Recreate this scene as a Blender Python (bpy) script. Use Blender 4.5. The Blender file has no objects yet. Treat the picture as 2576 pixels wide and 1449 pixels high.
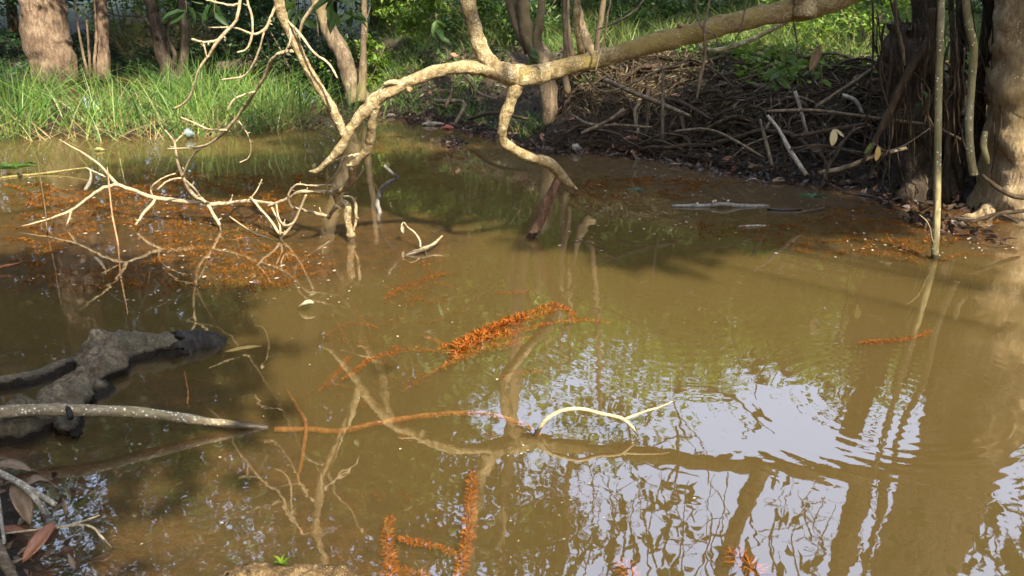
import bpy, math, random
import numpy as np
from mathutils import Vector, Matrix, noise as mnoise
random.seed(7); rng = np.random.default_rng(7)
SC = bpy.context.scene; COL = SC.collection
# ------------------------------------------------------------------ camera
H_CAM, PITCH, FP = 1.6, math.atan(725/2250), 2250.0     # eye height; tilt; focal length in picture units (2576 wide)
cam_d = bpy.data.cameras.new('camera'); cam = bpy.data.objects.new('camera', cam_d); COL.objects.link(cam)
cam.location = (0, 0, H_CAM); cam.rotation_euler = (math.pi/2 - PITCH, 0, 0)
cam_d.sensor_width = 36; cam_d.lens = 36*FP/2576; cam_d.clip_start = .05; cam_d.clip_end = 500
SC.camera = cam
# ------------------------------------------------------------------ sky, sun, exposure
SUN_EL = math.radians(40); SUN_H = Vector((.38, -.925)).normalized()
SUN = Vector((SUN_H.x*math.cos(SUN_EL), SUN_H.y*math.cos(SUN_EL), math.sin(SUN_EL)))
world = bpy.data.worlds.new('World'); SC.world = world; world.use_nodes = True
wn = world.node_tree.nodes; wl = world.node_tree.links; wn.clear()
sky = wn.new('ShaderNodeTexSky'); sky.sky_type = 'NISHITA'; sky.sun_disc = False
sky.sun_elevation = SUN_EL; sky.sun_rotation = math.atan2(SUN.x, SUN.y)
sky.air_density = 1.0; sky.dust_density = 4.0; sky.ozone_density = 2.5
bg = wn.new('ShaderNodeBackground'); bg.inputs['Strength'].default_value = .15
veil = wn.new('ShaderNodeMix'); veil.data_type = 'RGBA'; veil.blend_type = 'ADD'; veil.inputs[0].default_value = 1   # thin bright high cloud, even all over
wl.new(sky.outputs[0], veil.inputs[6]); veil.inputs[7].default_value = (2.6, 2.85, 3.45, 1)
wo = wn.new('ShaderNodeOutputWorld'); wl.new(veil.outputs[2], bg.inputs[0]); wl.new(bg.outputs[0], wo.inputs[0])
sun_d = bpy.data.lights.new('sun', 'SUN'); sun_d.energy = 5.0; sun_d.angle = math.radians(.6); sun_d.color = (1, .88, .67)
sun = bpy.data.objects.new('sun', sun_d); COL.objects.link(sun); sun.location = SUN*30
sun.rotation_euler = SUN.to_track_quat('Z', 'Y').to_euler()
SC.view_settings.view_transform = 'Standard'; SC.view_settings.look = 'None'
SC.view_settings.exposure = 1.35; SC.view_settings.gamma = 1
cy = SC.cycles
cy.use_denoising = True; cy.max_bounces = 8; cy.diffuse_bounces = 3; cy.glossy_bounces = 3
cy.transmission_bounces = 4; cy.volume_bounces = 2; cy.transparent_max_bounces = 8
cy.caustics_reflective = False; cy.caustics_refractive = False; cy.sample_clamp_indirect = 6
# ------------------------------------------------------------------ where things stand
CP, SP = math.cos(PITCH), math.sin(PITCH)
def ray(x, y):
    a, b = (x-1288)/FP, -(y-724.5)/FP
    return Vector((a, CP + b*SP, -SP + b*CP))
def W(x, y, z=0.0):                       # the point at height z seen at (x, y)
    r = ray(x, y); t = (z-H_CAM)/r.z
    return Vector((r.x*t, r.y*t, z))
def D(x, y, Y):                           # the point Y metres away seen at (x, y)
    r = ray(x, y); t = Y/r.y
    return Vector((r.x*t, Y, H_CAM + r.z*t))
def R(x, y, Y):                           # the point Y metres away whose mirror image in the water lies at (x, y)
    r = ray(x, y); t = Y/r.y
    return Vector((r.x*t, Y, -(H_CAM + r.z*t)))
def px(Y): return Y*CP/FP*1.05            # metres in one picture unit at distance Y
# ------------------------------------------------------------------ mesh helpers
def link(name, me, mat, parent=None, label=None, cat=None, group=None, kind=None):
    o = bpy.data.objects.new(name, me); COL.objects.link(o)
    if mat is not None and not me.materials: me.materials.append(mat)
    if parent is not None: o.parent = parent
    tag(o, label, cat, group, kind); return o
def tag(o, label=None, cat=None, group=None, kind=None):
    for k, v in (('label', label), ('category', cat), ('group', group), ('kind', kind)):
        if v: o[k] = v
    return o
def empty(name, loc, label, cat, group=None):
    o = bpy.data.objects.new(name, None); COL.objects.link(o); o.location = loc; o.empty_display_size = .1
    return tag(o, label, cat, group)
def mesh(name, V, F, smooth=True, off=None):
    V = np.asarray(V, dtype=np.float64).reshape(-1, 3)
    if off is not None: V = V - np.asarray(off)
    me = bpy.data.meshes.new(name)
    if isinstance(F, np.ndarray):
        n, k = F.shape
        me.vertices.add(len(V)); me.vertices.foreach_set('co', V.astype(np.float32).ravel())
        me.loops.add(n*k); me.loops.foreach_set('vertex_index', F.astype(np.int32).ravel())
        me.polygons.add(n); me.polygons.foreach_set('loop_start', np.arange(0, n*k, k, dtype=np.int32))
        me.update(calc_edges=True)
    else:
        me.from_pydata(V.tolist(), [], F); me.update()
    if smooth: me.polygons.foreach_set('use_smooth', np.ones(len(me.polygons), dtype=bool))
    return me
def spline(P, Rr, n):
    """Cubic through P with chord-length spacing, so uneven points do not overshoot."""
    P = np.asarray([tuple(p) for p in P], float); Rr = np.asarray(Rr, float)
    if len(P) < 3: n = max(n, 4)
    h = np.linalg.norm(np.diff(P, axis=0), axis=1)+1e-9; v = np.diff(P, axis=0)/h[:, None]; m = np.zeros_like(P)
    m[0], m[-1] = v[0], v[-1]
    for i in range(1, len(P)-1): m[i] = (v[i]*h[i-1] + v[i-1]*h[i])/(h[i]+h[i-1])
    out = []; rad = []
    for i in range(len(P)-1):
        for k in range(n):
            t = k/n; t2, t3 = t*t, t*t*t
            out.append((2*t3-3*t2+1)*P[i] + (t3-2*t2+t)*h[i]*m[i] + (3*t2-2*t3)*P[i+1] + (t3-t2)*h[i]*m[i+1])
            u = t*t*(3-2*t); rad.append(Rr[i]*(1-u) + Rr[i+1]*u)
    out.append(P[-1]); rad.append(Rr[-1]); return np.array(out), np.array(rad)
def tube(P, Rr, sides=8, n=4, rough=.06, wob=0.0, rfun=None, cap=True, ragged=0.0, disp=None):
    """A tapering, slightly lumpy stem along P: verts, faces."""
    C, rad = spline(P, Rr, n); m = len(C)
    if wob: C[1:-1] += rng.normal(0, 1, (m-2, 3))*(wob*rad[1:-1, None])
    T = np.gradient(C, axis=0); T /= np.linalg.norm(T, axis=1)[:, None] + 1e-9
    up = np.array([0, 0, 1.]) if abs(T[0][2]) < .9 else np.array([0, 1., 0])
    U = np.zeros_like(C); u = up - T[0]*np.dot(up, T[0]); U[0] = u/np.linalg.norm(u)
    for i in range(1, m):
        u = U[i-1] - T[i]*np.dot(U[i-1], T[i]); U[i] = u/(np.linalg.norm(u)+1e-9)
    B = np.cross(T, U); a = np.arange(sides)/sides*2*math.pi
    ph = rng.uniform(0, 6.28, 4); s = np.arange(m)[:, None]
    k = 1 + rough*(np.sin(s*.9+2*a+ph[0]) * .6 + np.sin(s*.43-3*a+ph[1])*.5) + rng.normal(0, rough*.45, (m, sides))
    rr = rad[:, None]*k
    if rfun is not None: rr = rr*rfun(a[None, :], np.linspace(0, 1, m)[:, None])
    V = C[:, None, :] + rr[..., None]*(np.cos(a)[None, :, None]*U[:, None, :] + np.sin(a)[None, :, None]*B[:, None, :])
    if disp:                               # real relief: lumps, folds and cracks
        amp, fq = disp; Nn = V - C[:, None, :]; Nn /= np.linalg.norm(Nn, axis=2)[..., None]+1e-9
        h = np.array([[mnoise.fractal(Vector(p)*fq, .9, 2.1, 5) - .5*abs(mnoise.noise(Vector(p)*fq*2.3))*1.2 for p in row] for row in V.tolist()])
        V = V + Nn*(amp*h)[..., None]
    if ragged:
        V[-1] += T[-1]*rng.normal(0, ragged*rad[-1], (sides, 1)); V[0] -= T[0]*rng.normal(0, ragged*rad[0], (sides, 1))
    V = V.reshape(-1, 3)
    i, j = np.meshgrid(np.arange(m-1), np.arange(sides), indexing='ij'); j2 = (j+1) % sides
    F = np.stack([i*sides+j, i*sides+j2, (i+1)*sides+j2, (i+1)*sides+j], -1).reshape(-1, 4)
    F = F[:, ::-1]
    F = [tuple(f) for f in F.tolist()]
    if cap:
        V = np.vstack([V, C[:1], C[-1:]]); b, e = m*sides, m*sides+1
        F += [(b, q, (q+1) % sides) for q in range(sides)]
        o = (m-1)*sides; F += [(e, o+(q+1) % sides, o+q) for q in range(sides)]
    return V, F
def flip_ok(me): me.validate(); return me
def join(parts):
    Vs, Fs, n = [], [], 0
    for V, F in parts:
        Vs.append(V); Fs += [tuple(i+n for i in f) for f in F]; n += len(V)
    return np.vstack(Vs), Fs
def stem(name, pts, mat, parent, label=None, cat=None, group=None, spurs=0, **kw):
    """pts: (x, y, Y, width) in picture units at Y metres; or with a Vector, radius."""
    P, r = [], []
    for p in pts:
        if isinstance(p[0], Vector): P.append(p[0]); r.append(p[1])
        else: P.append(D(p[0], p[1], p[2])); r.append(p[3]*.5*px(p[2]))
    V, F = tube(P, r, **kw)
    if spurs:                              # little broken side shoots and buds
        C, cr_ = spline(P, r, 4); more = [(V, F)]
        for _ in range(spurs):
            i = int(rng.integers(1, len(C)-1)); v = rng.normal(0, 1, 3); v /= np.linalg.norm(v); ln = rng.uniform(1.2, 4)*cr_[i]+.006
            more.append(tube([C[i], C[i]+v*ln*.6, C[i]+v*ln+np.array([0, 0, .3*ln])], [cr_[i]*.6, cr_[i]*.45, cr_[i]*.3], sides=5, n=2))
        V, F = join(more)
    off = parent.location if parent is not None else (P[0] if label else None)
    o = link(name, mesh(name, V, F, off=off), mat, parent, label, cat, group)
    if parent is None and off is not None: o.location = off
    return o
# leaf templates: length along +x, width along y, fold up in z
LEAF = (np.array([[0,0,0],[.3,.42,.1],[.3,0,-.02],[.3,-.42,.1],[.7,.36,.05],[.7,0,-.06],[.7,-.36,.05],[1,0,-.16]]),
        np.array([[0,2,1,1],[0,3,2,2],[1,2,5,4],[2,3,6,5],[4,5,7,7],[5,6,7,7]]))
LEAF2 = (np.array([[0,0,0],[.45,.5,.07],[.5,0,-.05],[.45,-.5,.07],[1,0,-.12]]), np.array([[0,2,1],[0,3,2],[1,2,4],[2,3,4]]))
LEAF1 = (np.array([[0,0,0],[.5,.5,.0],[1,0,-.1],[.5,-.5,0]]), np.array([[0,3,2,1]]))
def leaves(P, Dr, L, Wd, tmpl=LEAF2, up=None, jit=.5):
    """Many leaves as arrays: P base points, Dr directions, L lengths, Wd widths."""
    P = np.asarray(P, float); n = len(P); Dr = np.asarray(Dr, float)
    Dr = Dr/(np.linalg.norm(Dr, axis=1)[:, None]+1e-9)
    N = np.tile(np.array([0, 0, 1.]), (n, 1)) if up is None else np.asarray(up, float)
    N = N + rng.normal(0, jit, (n, 3)); N -= Dr*(N*Dr).sum(1)[:, None]; N /= np.linalg.norm(N, axis=1)[:, None]+1e-9
    S = np.cross(N, Dr); L = np.broadcast_to(L, (n,)); Wd = np.broadcast_to(Wd, (n,))
    T, F = tmpl
    V = P[:, None]+ Dr[:, None]*(T[None, :, 0:1]*L[:, None, None]) + S[:, None]*(T[None, :, 1:2]*Wd[:, None, None]) + N[:, None]*(T[None, :, 2:3]*L[:, None, None])
    k = len(T); FF = F[None] + (np.arange(n)*k)[:, None, None]
    FF = FF.reshape(-1, F.shape[1])
    return V.reshape(-1, 3), FF
def tri(F):                                # (n,4) with repeated last index -> triangles
    if F.shape[1] == 3: return F
    a = F[:, [0, 1, 2]]; b = F[:, [0, 2, 3]]; b = b[F[:, 2] != F[:, 3]]
    return np.vstack([a, b])
def cat_(parts):
    Vs, Fs, n = [], [], 0
    for V, F in parts:
        Vs.append(V); Fs.append(tri(np.asarray(F))+n); n += len(V)
    return np.vstack(Vs), np.vstack(Fs)
def unit(n):
    v = rng.normal(0, 1, (n, 3)); return v/np.linalg.norm(v, axis=1)[:, None]
def blades(P, Hh, Wd, lean, seg=3, droop=.5):
    """Grass blades: curved tapering strips."""
    P = np.asarray(P, float); n = len(P); az = rng.uniform(0, 6.283, n)
    Hh = np.broadcast_to(Hh, (n,)); Wd = np.broadcast_to(Wd, (n,)); lean = np.broadcast_to(lean, (n,))
    d = np.stack([np.cos(az), np.sin(az), np.zeros(n)], 1); s = np.stack([-np.sin(az), np.cos(az), np.zeros(n)], 1)
    fa = rng.uniform(0, 6.283, n); s2 = s*np.cos(fa)[:, None] + d*np.sin(fa)[:, None]
    rows = []
    for k in range(seg+1):
        t = k/seg; out = lean*(t + droop*t*t); z = t*(1-.28*droop*lean*t)
        c = P + d*(out*Hh)[:, None] + np.array([0, 0, 1.])*(z*Hh)[:, None]
        w = Wd*(1-t)**.7*.5 + .0006
        rows += [c - s2*w[:, None], c + s2*w[:, None]]
    V = np.stack(rows, 1).reshape(-1, 3); k = 2*(seg+1)
    f = np.array([[2*i, 2*i+1, 2*i+3, 2*i+2] for i in range(seg)])
    F = (f[None] + (np.arange(n)*k)[:, None, None]).reshape(-1, 4)
    return V, F
# ------------------------------------------------------------------ materials
def M(name):
    m = bpy.data.materials.new(name); m.use_nodes = True; nt = m.node_tree; nt.nodes.clear()
    return m, nt.nodes, nt.links
def noise(N, Lk, scale, detail=4, rough=.55, vec=None, dist=0):
    n = N.new('ShaderNodeTexNoise'); n.inputs['Scale'].default_value = scale; n.inputs['Detail'].default_value = detail
    n.inputs['Roughness'].default_value = rough; n.inputs['Distortion'].default_value = dist
    if vec is not None: Lk.new(vec, n.inputs['Vector'])
    return n
def ramp(N, Lk, src, stops):
    r = N.new('ShaderNodeValToRGB'); e = r.color_ramp.elements
    while len(e) < len(stops): e.new(.5)
    for k, (p, c) in enumerate(stops):
        e[k].position = p; e[k].color = (c, c, c, 1) if isinstance(c, (int, float)) else (*c, 1)
    Lk.new(src, r.inputs[0]); return r
def mix(N, Lk, fac, a, b):
    x = N.new('ShaderNodeMix'); x.data_type = 'RGBA'
    for sock, v in ((x.inputs[0], fac), (x.inputs[6], a), (x.inputs[7], b)):
        if hasattr(v, 'links'): Lk.new(v, sock)
        elif isinstance(v, (int, float)): sock.default_value = v
        else: sock.default_value = (*v, 1)
    return x.outputs[2]
def math_(N, Lk, op, a, b=None):
    x = N.new('ShaderNodeMath'); x.operation = op
    for i, v in enumerate((a, b)):
        if v is None: continue
        if hasattr(v, 'links'): Lk.new(v, x.inputs[i])
        else: x.inputs[i].default_value = v
    return x.outputs[0]
def bark(name, dark, mid, light, scale=14, lichen=None, lich_amt=.62, bump=.012, rough=.85, stretch=(1, 1, .35), moss=None, wet=False):
    """Bark: two-scale mottling, cracks, lichen spots; with wet=True darker and glossy just above the water."""
    m, N, L = M(name); tc = N.new('ShaderNodeTexCoord'); mp = N.new('ShaderNodeMapping')
    mp.inputs['Scale'].default_value = stretch; L.new(tc.outputs['Object'], mp.inputs[0])
    n1 = noise(N, L, scale, 6, .62, mp.outputs[0], .4); n2 = noise(N, L, scale*3.2, 5, .75, mp.outputs[0]); n3 = noise(N, L, scale*.25, 3, .5, mp.outputs[0])
    c = ramp(N, L, n1.outputs[0], [(.3, dark), (.5, mid), (.68, light)]).outputs[0]
    c = mix(N, L, math_(N, L, 'MULTIPLY', ramp(N, L, n2.outputs[0], [(.4, 1), (.56, 0)]).outputs[0], .7), c, dark)
    if moss: c = mix(N, L, ramp(N, L, n3.outputs[0], [(.45, 0), (.62, .75)]).outputs[0], c, moss)
    if lichen:
        v = N.new('ShaderNodeTexVoronoi'); v.inputs['Scale'].default_value = scale*4; L.new(tc.outputs['Object'], v.inputs['Vector'])
        a = ramp(N, L, v.outputs[0], [(.16, 1), (.3, 0)]).outputs[0]
        b = ramp(N, L, noise(N, L, scale*.5, 3).outputs[0], [(lich_amt-.06, 0), (lich_amt, 1)]).outputs[0]
        L.new(tc.outputs['Object'], b.node.inputs[0].links[0].from_node.inputs['Vector'])
        c = mix(N, L, math_(N, L, 'MULTIPLY', a, b), c, lichen)
    p = N.new('ShaderNodeBsdfPrincipled'); p.inputs['Roughness'].default_value = rough; p.inputs['Specular IOR Level'].default_value = .25
    if wet:
        g = N.new('ShaderNodeNewGeometry'); s = N.new('ShaderNodeSeparateXYZ'); L.new(g.outputs['Position'], s.inputs[0])
        w = math_(N, L, 'ADD', s.outputs[2], math_(N, L, 'MULTIPLY', n1.outputs[0], -.05))
        wf = ramp(N, L, w, [(-.01, 1), (.014, 0)]).outputs[0]
        c = mix(N, L, wf, c, tuple(q*.35 for q in dark)); 
        L.new(ramp(N, L, wf, [(0, rough), (1, .25)]).outputs[0], p.inputs['Roughness'])
    L.new(c, p.inputs['Base Color'])
    h = math_(N, L, 'ADD', n1.outputs[0], math_(N, L, 'MULTIPLY', n2.outputs[0], .45))
    b = N.new('ShaderNodeBump'); b.inputs['Distance'].default_value = bump; b.inputs['Strength'].default_value = .9
    L.new(h, b.inputs['Height']); L.new(b.outputs[0], p.inputs['Normal'])
    o = N.new('ShaderNodeOutputMaterial'); L.new(p.outputs[0], o.inputs[0]); return m
def leafmat(name, cols, trans=.4, gloss=.5, rough=.45, spot=None):
    """Leaves: a colour for each leaf, light shining through, some sheen."""
    m, N, L = M(name); g = N.new('ShaderNodeNewGeometry')
    st = [(i/max(1, len(cols)-1), c) for i, c in enumerate(cols)]
    c = ramp(N, L, g.outputs['Random Per Island'], st).outputs[0]
    tc = N.new('ShaderNodeTexCoord'); n = noise(N, L, 60, 3, .6, tc.outputs['Object'])
    c = mix(N, L, ramp(N, L, n.outputs[0], [(.4, 0), (.75, .55)]).outputs[0], c, spot if spot else tuple(q*.5 for q in cols[0]))
    d = N.new('ShaderNodeBsdfPrincipled'); d.inputs['Roughness'].default_value = rough; d.inputs['Specular IOR Level'].default_value = gloss
    L.new(c, d.inputs['Base Color']); t = N.new('ShaderNodeBsdfTranslucent'); L.new(c, t.inputs[0])
    x = N.new('ShaderNodeMixShader'); x.inputs[0].default_value = trans; L.new(d.outputs[0], x.inputs[1]); L.new(t.outputs[0], x.inputs[2])
    o = N.new('ShaderNodeOutputMaterial'); L.new(x.outputs[0], o.inputs[0]); return m
B_LIMB = bark('pale_bark', (.17, .125, .06), (.42, .335, .19), (.6, .5, .31), 24, (.8, .77, .68), .57, .02, stretch=(1, 1, 1), wet=True)
B_LIMB_SHADE = bark('shaded_limb_bark', (.11, .08, .035), (.29, .22, .11), (.43, .35, .2), 26, (.72, .7, .62), .57, .02, stretch=(.7, 1, 1), moss=(.24, .19, .06))  # limb bark right of the joint, its shade put into darker olive tones
B_TWIG = bark('dry_twig', (.2, .155, .095), (.44, .36, .235), (.6, .51, .36), 34, None, .6, .003, stretch=(1, 1, 1), wet=True)
B_FARBIG = bark('reddish_bark', (.075, .048, .033), (.19, .135, .095), (.3, .23, .165), 9, (.6, .5, .4), .64, .03)
B_GREY = bark('grey_bark', (.055, .04, .027), (.15, .113, .075), (.25, .2, .14), 11, (.5, .47, .38), .62, .01, moss=(.2, .16, .08))
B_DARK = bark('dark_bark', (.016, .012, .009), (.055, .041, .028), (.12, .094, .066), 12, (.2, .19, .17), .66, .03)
B_ROOT = bark('root_bark', (.016, .011, .007), (.05, .034, .02), (.105, .076, .048), 20, None, .6, .004)
B_STICK = bark('weathered_stick', (.06, .045, .03), (.155, .122, .083), (.28, .23, .165), 24, (.5, .48, .42), .6, .003, wet=True)
B_WHITE = bark('pale_stick', (.14, .125, .1), (.3, .275, .23), (.48, .45, .39), 24, (.75, .74, .7), .55, .003)
B_POLE = bark('green_grey_pole', (.12, .1, .05), (.28, .25, .14), (.46, .43, .3), 10, (.75, .74, .66), .52, .002, moss=(.24, .22, .1), wet=True)
B_TRUNK = bark('riverside_bark', (.17, .12, .065), (.42, .32, .195), (.6, .49, .325), 13, (.68, .6, .45), .6, .018, moss=(.2, .15, .07))
B_LOG = bark('rotten_log', (.05, .04, .028), (.2, .16, .11), (.36, .3, .215), 20, (.3, .27, .2), .6, .035, moss=(.11, .105, .075), stretch=(1, 1, 1), wet=True)
B_WETW = bark('wet_red_wood', (.05, .028, .018), (.17, .1, .066), (.28, .19, .135), 22, None, .6, .01, wet=True)
B_CHAR = bark('charred_wood', (.012, .011, .01), (.03, .028, .027), (.07, .066, .06), 26, None, .6, .014, rough=.6)
B_LICH = bark('lichen_stick', (.13, .1, .065), (.3, .255, .17), (.46, .41, .3), 16, (.78, .8, .74), .5, .008, moss=(.2, .18, .08), stretch=(.5, 1, 1), wet=True)
B_RUST = bark('silted_branch', (.14, .055, .014), (.27, .115, .03), (.38, .18, .05), 40, None, .6, .008)
B_GREYB = bark('wet_grey_wood', (.09, .085, .075), (.22, .21, .19), (.36, .35, .33), 26, None, .6, .003, rough=.4)
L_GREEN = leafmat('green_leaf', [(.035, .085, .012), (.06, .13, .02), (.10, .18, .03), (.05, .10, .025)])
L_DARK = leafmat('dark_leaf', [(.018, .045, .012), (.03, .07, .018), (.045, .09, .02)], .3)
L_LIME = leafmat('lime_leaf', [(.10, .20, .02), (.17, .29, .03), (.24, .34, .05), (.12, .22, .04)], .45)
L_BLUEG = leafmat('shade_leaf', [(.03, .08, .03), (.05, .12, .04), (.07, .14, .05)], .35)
L_GRASS = leafmat('grass_blade', [(.055, .14, .03), (.09, .22, .04), (.15, .29, .05), (.3, .4, .09), (.07, .18, .05), (.36, .33, .14)], .35)
L_GRASSD = leafmat('bank_grass', [(.08, .15, .03), (.13, .21, .045), (.2, .27, .06), (.3, .3, .11), (.1, .17, .04)], .4)
L_STRAW = leafmat('straw', [(.42, .33, .16), (.55, .44, .22), (.34, .26, .13), (.48, .40, .2)], .25)
L_LITTER = leafmat('leaf_litter', [(.06, .045, .03), (.12, .08, .05), (.2, .13, .08), (.1, .085, .07), (.16, .085, .05)], .1)
L_THATCH = leafmat('dead_grass', [(.13, .1, .055), (.2, .155, .085), (.085, .065, .04), (.26, .21, .12)], .2)
L_RUSSET = leafmat('russet_leaf', [(.22, .085, .045), (.3, .125, .065), (.19, .075, .045)], .2, spot=(.12, .05, .03))
L_PINK = leafmat('pinkish_leaf', [(.4, .2, .14), (.45, .25, .18)], .2, spot=(.25, .12, .08))
L_TAN = leafmat('tan_leaf', [(.2, .14, .085), (.26, .185, .115)], .2, spot=(.08, .05, .03))
L_YELLOW = leafmat('yellow_leaf', [(.55, .4, .12), (.62, .48, .18)], .35, spot=(.4, .25, .06))
L_PALE = leafmat('pale_leaf', [(.6, .55, .35), (.66, .6, .42)], .35, spot=(.42, .36, .2))
L_WEED = leafmat('silted_weed', [(.28, .08, .014), (.38, .115, .02), (.42, .16, .034), (.2, .06, .013)], .2, .05, .9)
L_MAT = leafmat('weed_mat', [(.16, .06, .012), (.26, .1, .018), (.34, .14, .025), (.2, .09, .018)], .2, .05, .9)
L_SPECK = leafmat('floating_speck', [(.5, .45, .35), (.65, .6, .5), (.3, .24, .15), (.7, .66, .6)], .1)
def plain(name, c, rough=.7, sc=30, var=.35):
    m, N, L = M(name); tc = N.new('ShaderNodeTexCoord'); n = noise(N, L, sc, 5, .6, tc.outputs['Object'])
    p = N.new('ShaderNodeBsdfPrincipled'); p.inputs['Roughness'].default_value = rough
    L.new(mix(N, L, ramp(N, L, n.outputs[0], [(.35, 0), (.7, 1)]).outputs[0], c, tuple(q*(1-var) for q in c)), p.inputs['Base Color'])
    b = N.new('ShaderNodeBump'); b.inputs['Distance'].default_value = .004; L.new(n.outputs[0], b.inputs['Height']); L.new(b.outputs[0], p.inputs['Normal'])
    o = N.new('ShaderNodeOutputMaterial'); L.new(p.outputs[0], o.inputs[0]); return m
P_WHITE = plain('white_scrap', (.24, .235, .21)); P_PLASTIC = plain('plastic_scrap', (.17, .25, .25), .4); P_BEAD = plain('pale_fungus', (.7, .62, .5))
# ------------------------------------------------------------------ ground: one sheet, banks round the pool
def xy(*pp): return [tuple(W(a, b))[:2] for a, b in pp]
MAIN = xy((2576,548),(2440,530),(2300,506),(2100,470),(1900,446),(1700,408),(1500,380),(1380,384),(1250,348),(1150,322),(1050,306),(960,292),(880,280),
          (800,236),(700,214),(560,204),(430,208),(300,196),(190,200),(100,212),(0,226),(-150,238),(-500,250))
MAIN = [(30, 2), (14, 3.5), (7.5, 5.6), (5.2, 6.4)] + MAIN + [(-40, 14), (-140, 14), (-140, 150), (140, 150), (140, 2)]
ISLE = xy((-160,358),(0,352),(150,350),(300,352),(420,346),(560,336),(700,328),(830,320),(930,303),(960,290),(900,275),(800,262),(600,258),(300,262),(100,272),(-160,300))
NEAR = xy((-300,1040),(-80,1110),(20,1150),(80,1215),(120,1290),(110,1350),(150,1420),(190,1480)) + [(-.95, 1.75), (-.5, 1.25), (.4, 1.05), (2, .9), (6, .4), (20, -1), (140, -2), (140, -60), (-140, -60), (-140, 4), (-6, 4)]
def sdist(poly, X, Y):                     # signed distance, positive on land
    P = np.array(poly); Q = np.roll(P, -1, 0); d = np.full(X.shape, 1e9); ins = np.zeros(X.shape, bool)
    for (ax, ay), (bx, by) in zip(P, Q):
        ex, ey = bx-ax, by-ay; t = np.clip(((X-ax)*ex + (Y-ay)*ey)/(ex*ex+ey*ey+1e-12), 0, 1)
        d = np.minimum(d, np.hypot(X-ax-t*ex, Y-ay-t*ey))
        if ay != by:
            c = ((ay > Y) != (by > Y)) & (X < (bx-ax)*(Y-ay)/(by-ay)+ax); ins ^= c
    return np.where(ins, d, -d)
def sm(t): t = np.clip(t, 0, 1); return t*t*(3-2*t)
_ph = np.random.default_rng(3).uniform(0, 6.28, (10, 2)); _dr = np.random.default_rng(4).normal(0, 1, (10, 2))
def lump(X, Y, f):
    s = 0
    for k in range(10): s = s + np.sin((X*_dr[k, 0]+Y*_dr[k, 1])*f*(1+.25*k)+_ph[k, 0])/(1+.35*k)
    return s/3
SHO = W(430, 590)
def hgt(X, Y):
    X = np.asarray(X, float); Y = np.asarray(Y, float)
    a = sdist(MAIN, X, Y) + .10*lump(X, Y, 2.2); b = sdist(ISLE, X, Y) + .12*lump(X, Y, 2); c = sdist(NEAR, X, Y) + .05*lump(X, Y, 5)
    right = sm((X+4.2)/1.8)
    hr = .10*sm(a/.25) + .86*sm((a-.1)/1.25) + .5*sm(a/14) + 1.2*sm((a-10)/40)
    hl = .16*sm(a/.5) + .34*sm(a/4) + .9*sm((a-2)/14) + 1.2*sm((a-10)/40)
    land = (hr*right + hl*(1-right)) + .05*lump(X, Y, 3.1)*sm(a/.8)
    water = -((.012+.010*lump(X, Y, 2.6))*sm(-a/.3) + .65*sm((-a-.9)/2.0))
    h = np.where(a > 0, land, water)
    hb = np.where(b > 0, .018*sm(b/.4) + .02*lump(X, Y, 6)*sm(b/.5), -(.10*sm(-b/.5) + .6*sm((-b-.8)/1.8)))
    hc = np.where(c > 0, .07*sm(c/.3) + .35*sm((c-.5)/3) + .02*lump(X, Y, 11)*sm(c/.3), -((.03+.02*lump(X, Y, 3))*sm(-c/.3) + .55*sm((-c-.7)/1.8)))
    e = np.hypot((X-SHO[0])/2.6, (Y-SHO[1])/1.5); hs = -.014 + .012*lump(X, Y, 2.4) - .7*sm((e-.75)/.55)      # weedy shoal under the dead twigs
    return np.maximum(np.maximum(np.maximum(h, hb), hc), hs) - .004
def grid_axis(lo, hi, fine, far_lo, far_hi, g=1.25):
    v = list(np.arange(lo, hi, fine)); s = fine; x = hi
    while x < far_hi: v.append(x); s *= g; x += s
    v.append(far_hi); s = fine; x = lo-fine; pre = []
    while x > far_lo: pre.append(x); s *= g; x -= s
    pre.append(far_lo); return np.array(pre[::-1]+v)
gx = grid_axis(-11, 7, .075, -130, 130, 1.12); gy = grid_axis(1.2, 15, .065, -55, 140, 1.08)
GX, GY = np.meshgrid(gx, gy); GZ = hgt(GX, GY)
import bisect
_gx, _gy, _gz = gx.tolist(), gy.tolist(), GZ.tolist()
def H1(x, y):                              # ground height read off the sheet itself
    i = min(max(bisect.bisect_right(_gx, x)-1, 0), len(_gx)-2); j = min(max(bisect.bisect_right(_gy, y)-1, 0), len(_gy)-2)
    u = (x-_gx[i])/(_gx[i+1]-_gx[i]); v = (y-_gy[j])/(_gy[j+1]-_gy[j]); a, b = _gz[j], _gz[j+1]
    return (a[i]*(1-u)+a[i+1]*u)*(1-v) + (b[i]*(1-u)+b[i+1]*u)*v
nx, ny = len(gx), len(gy); ii, jj = np.meshgrid(np.arange(ny-1), np.arange(nx-1), indexing='ij')
GF = np.stack([ii*nx+jj, ii*nx+jj+1, (ii+1)*nx+jj+1, (ii+1)*nx+jj], -1).reshape(-1, 4)
m, N, L = M('bank_soil'); g = N.new('ShaderNodeNewGeometry'); s = N.new('ShaderNodeSeparateXYZ'); L.new(g.outputs['Position'], s.inputs[0])
tc = g.outputs['Position']; n1 = noise(N, L, 2.2, 5, .6, tc); n2 = noise(N, L, 34, 6, .7, tc); n3 = noise(N, L, 9, 5, .6, tc)
mud = ramp(N, L, n2.outputs[0], [(.3, (.007, .005, .004)), (.5, (.018, .013, .009)), (.7, (.045, .034, .024))]).outputs[0]
soil = ramp(N, L, n2.outputs[0], [(.3, (.025, .018, .011)), (.5, (.06, .044, .027)), (.7, (.12, .09, .055))]).outputs[0]
grn = ramp(N, L, n3.outputs[0], [(.35, (.03, .045, .015)), (.6, (.06, .08, .025))]).outputs[0]
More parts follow.
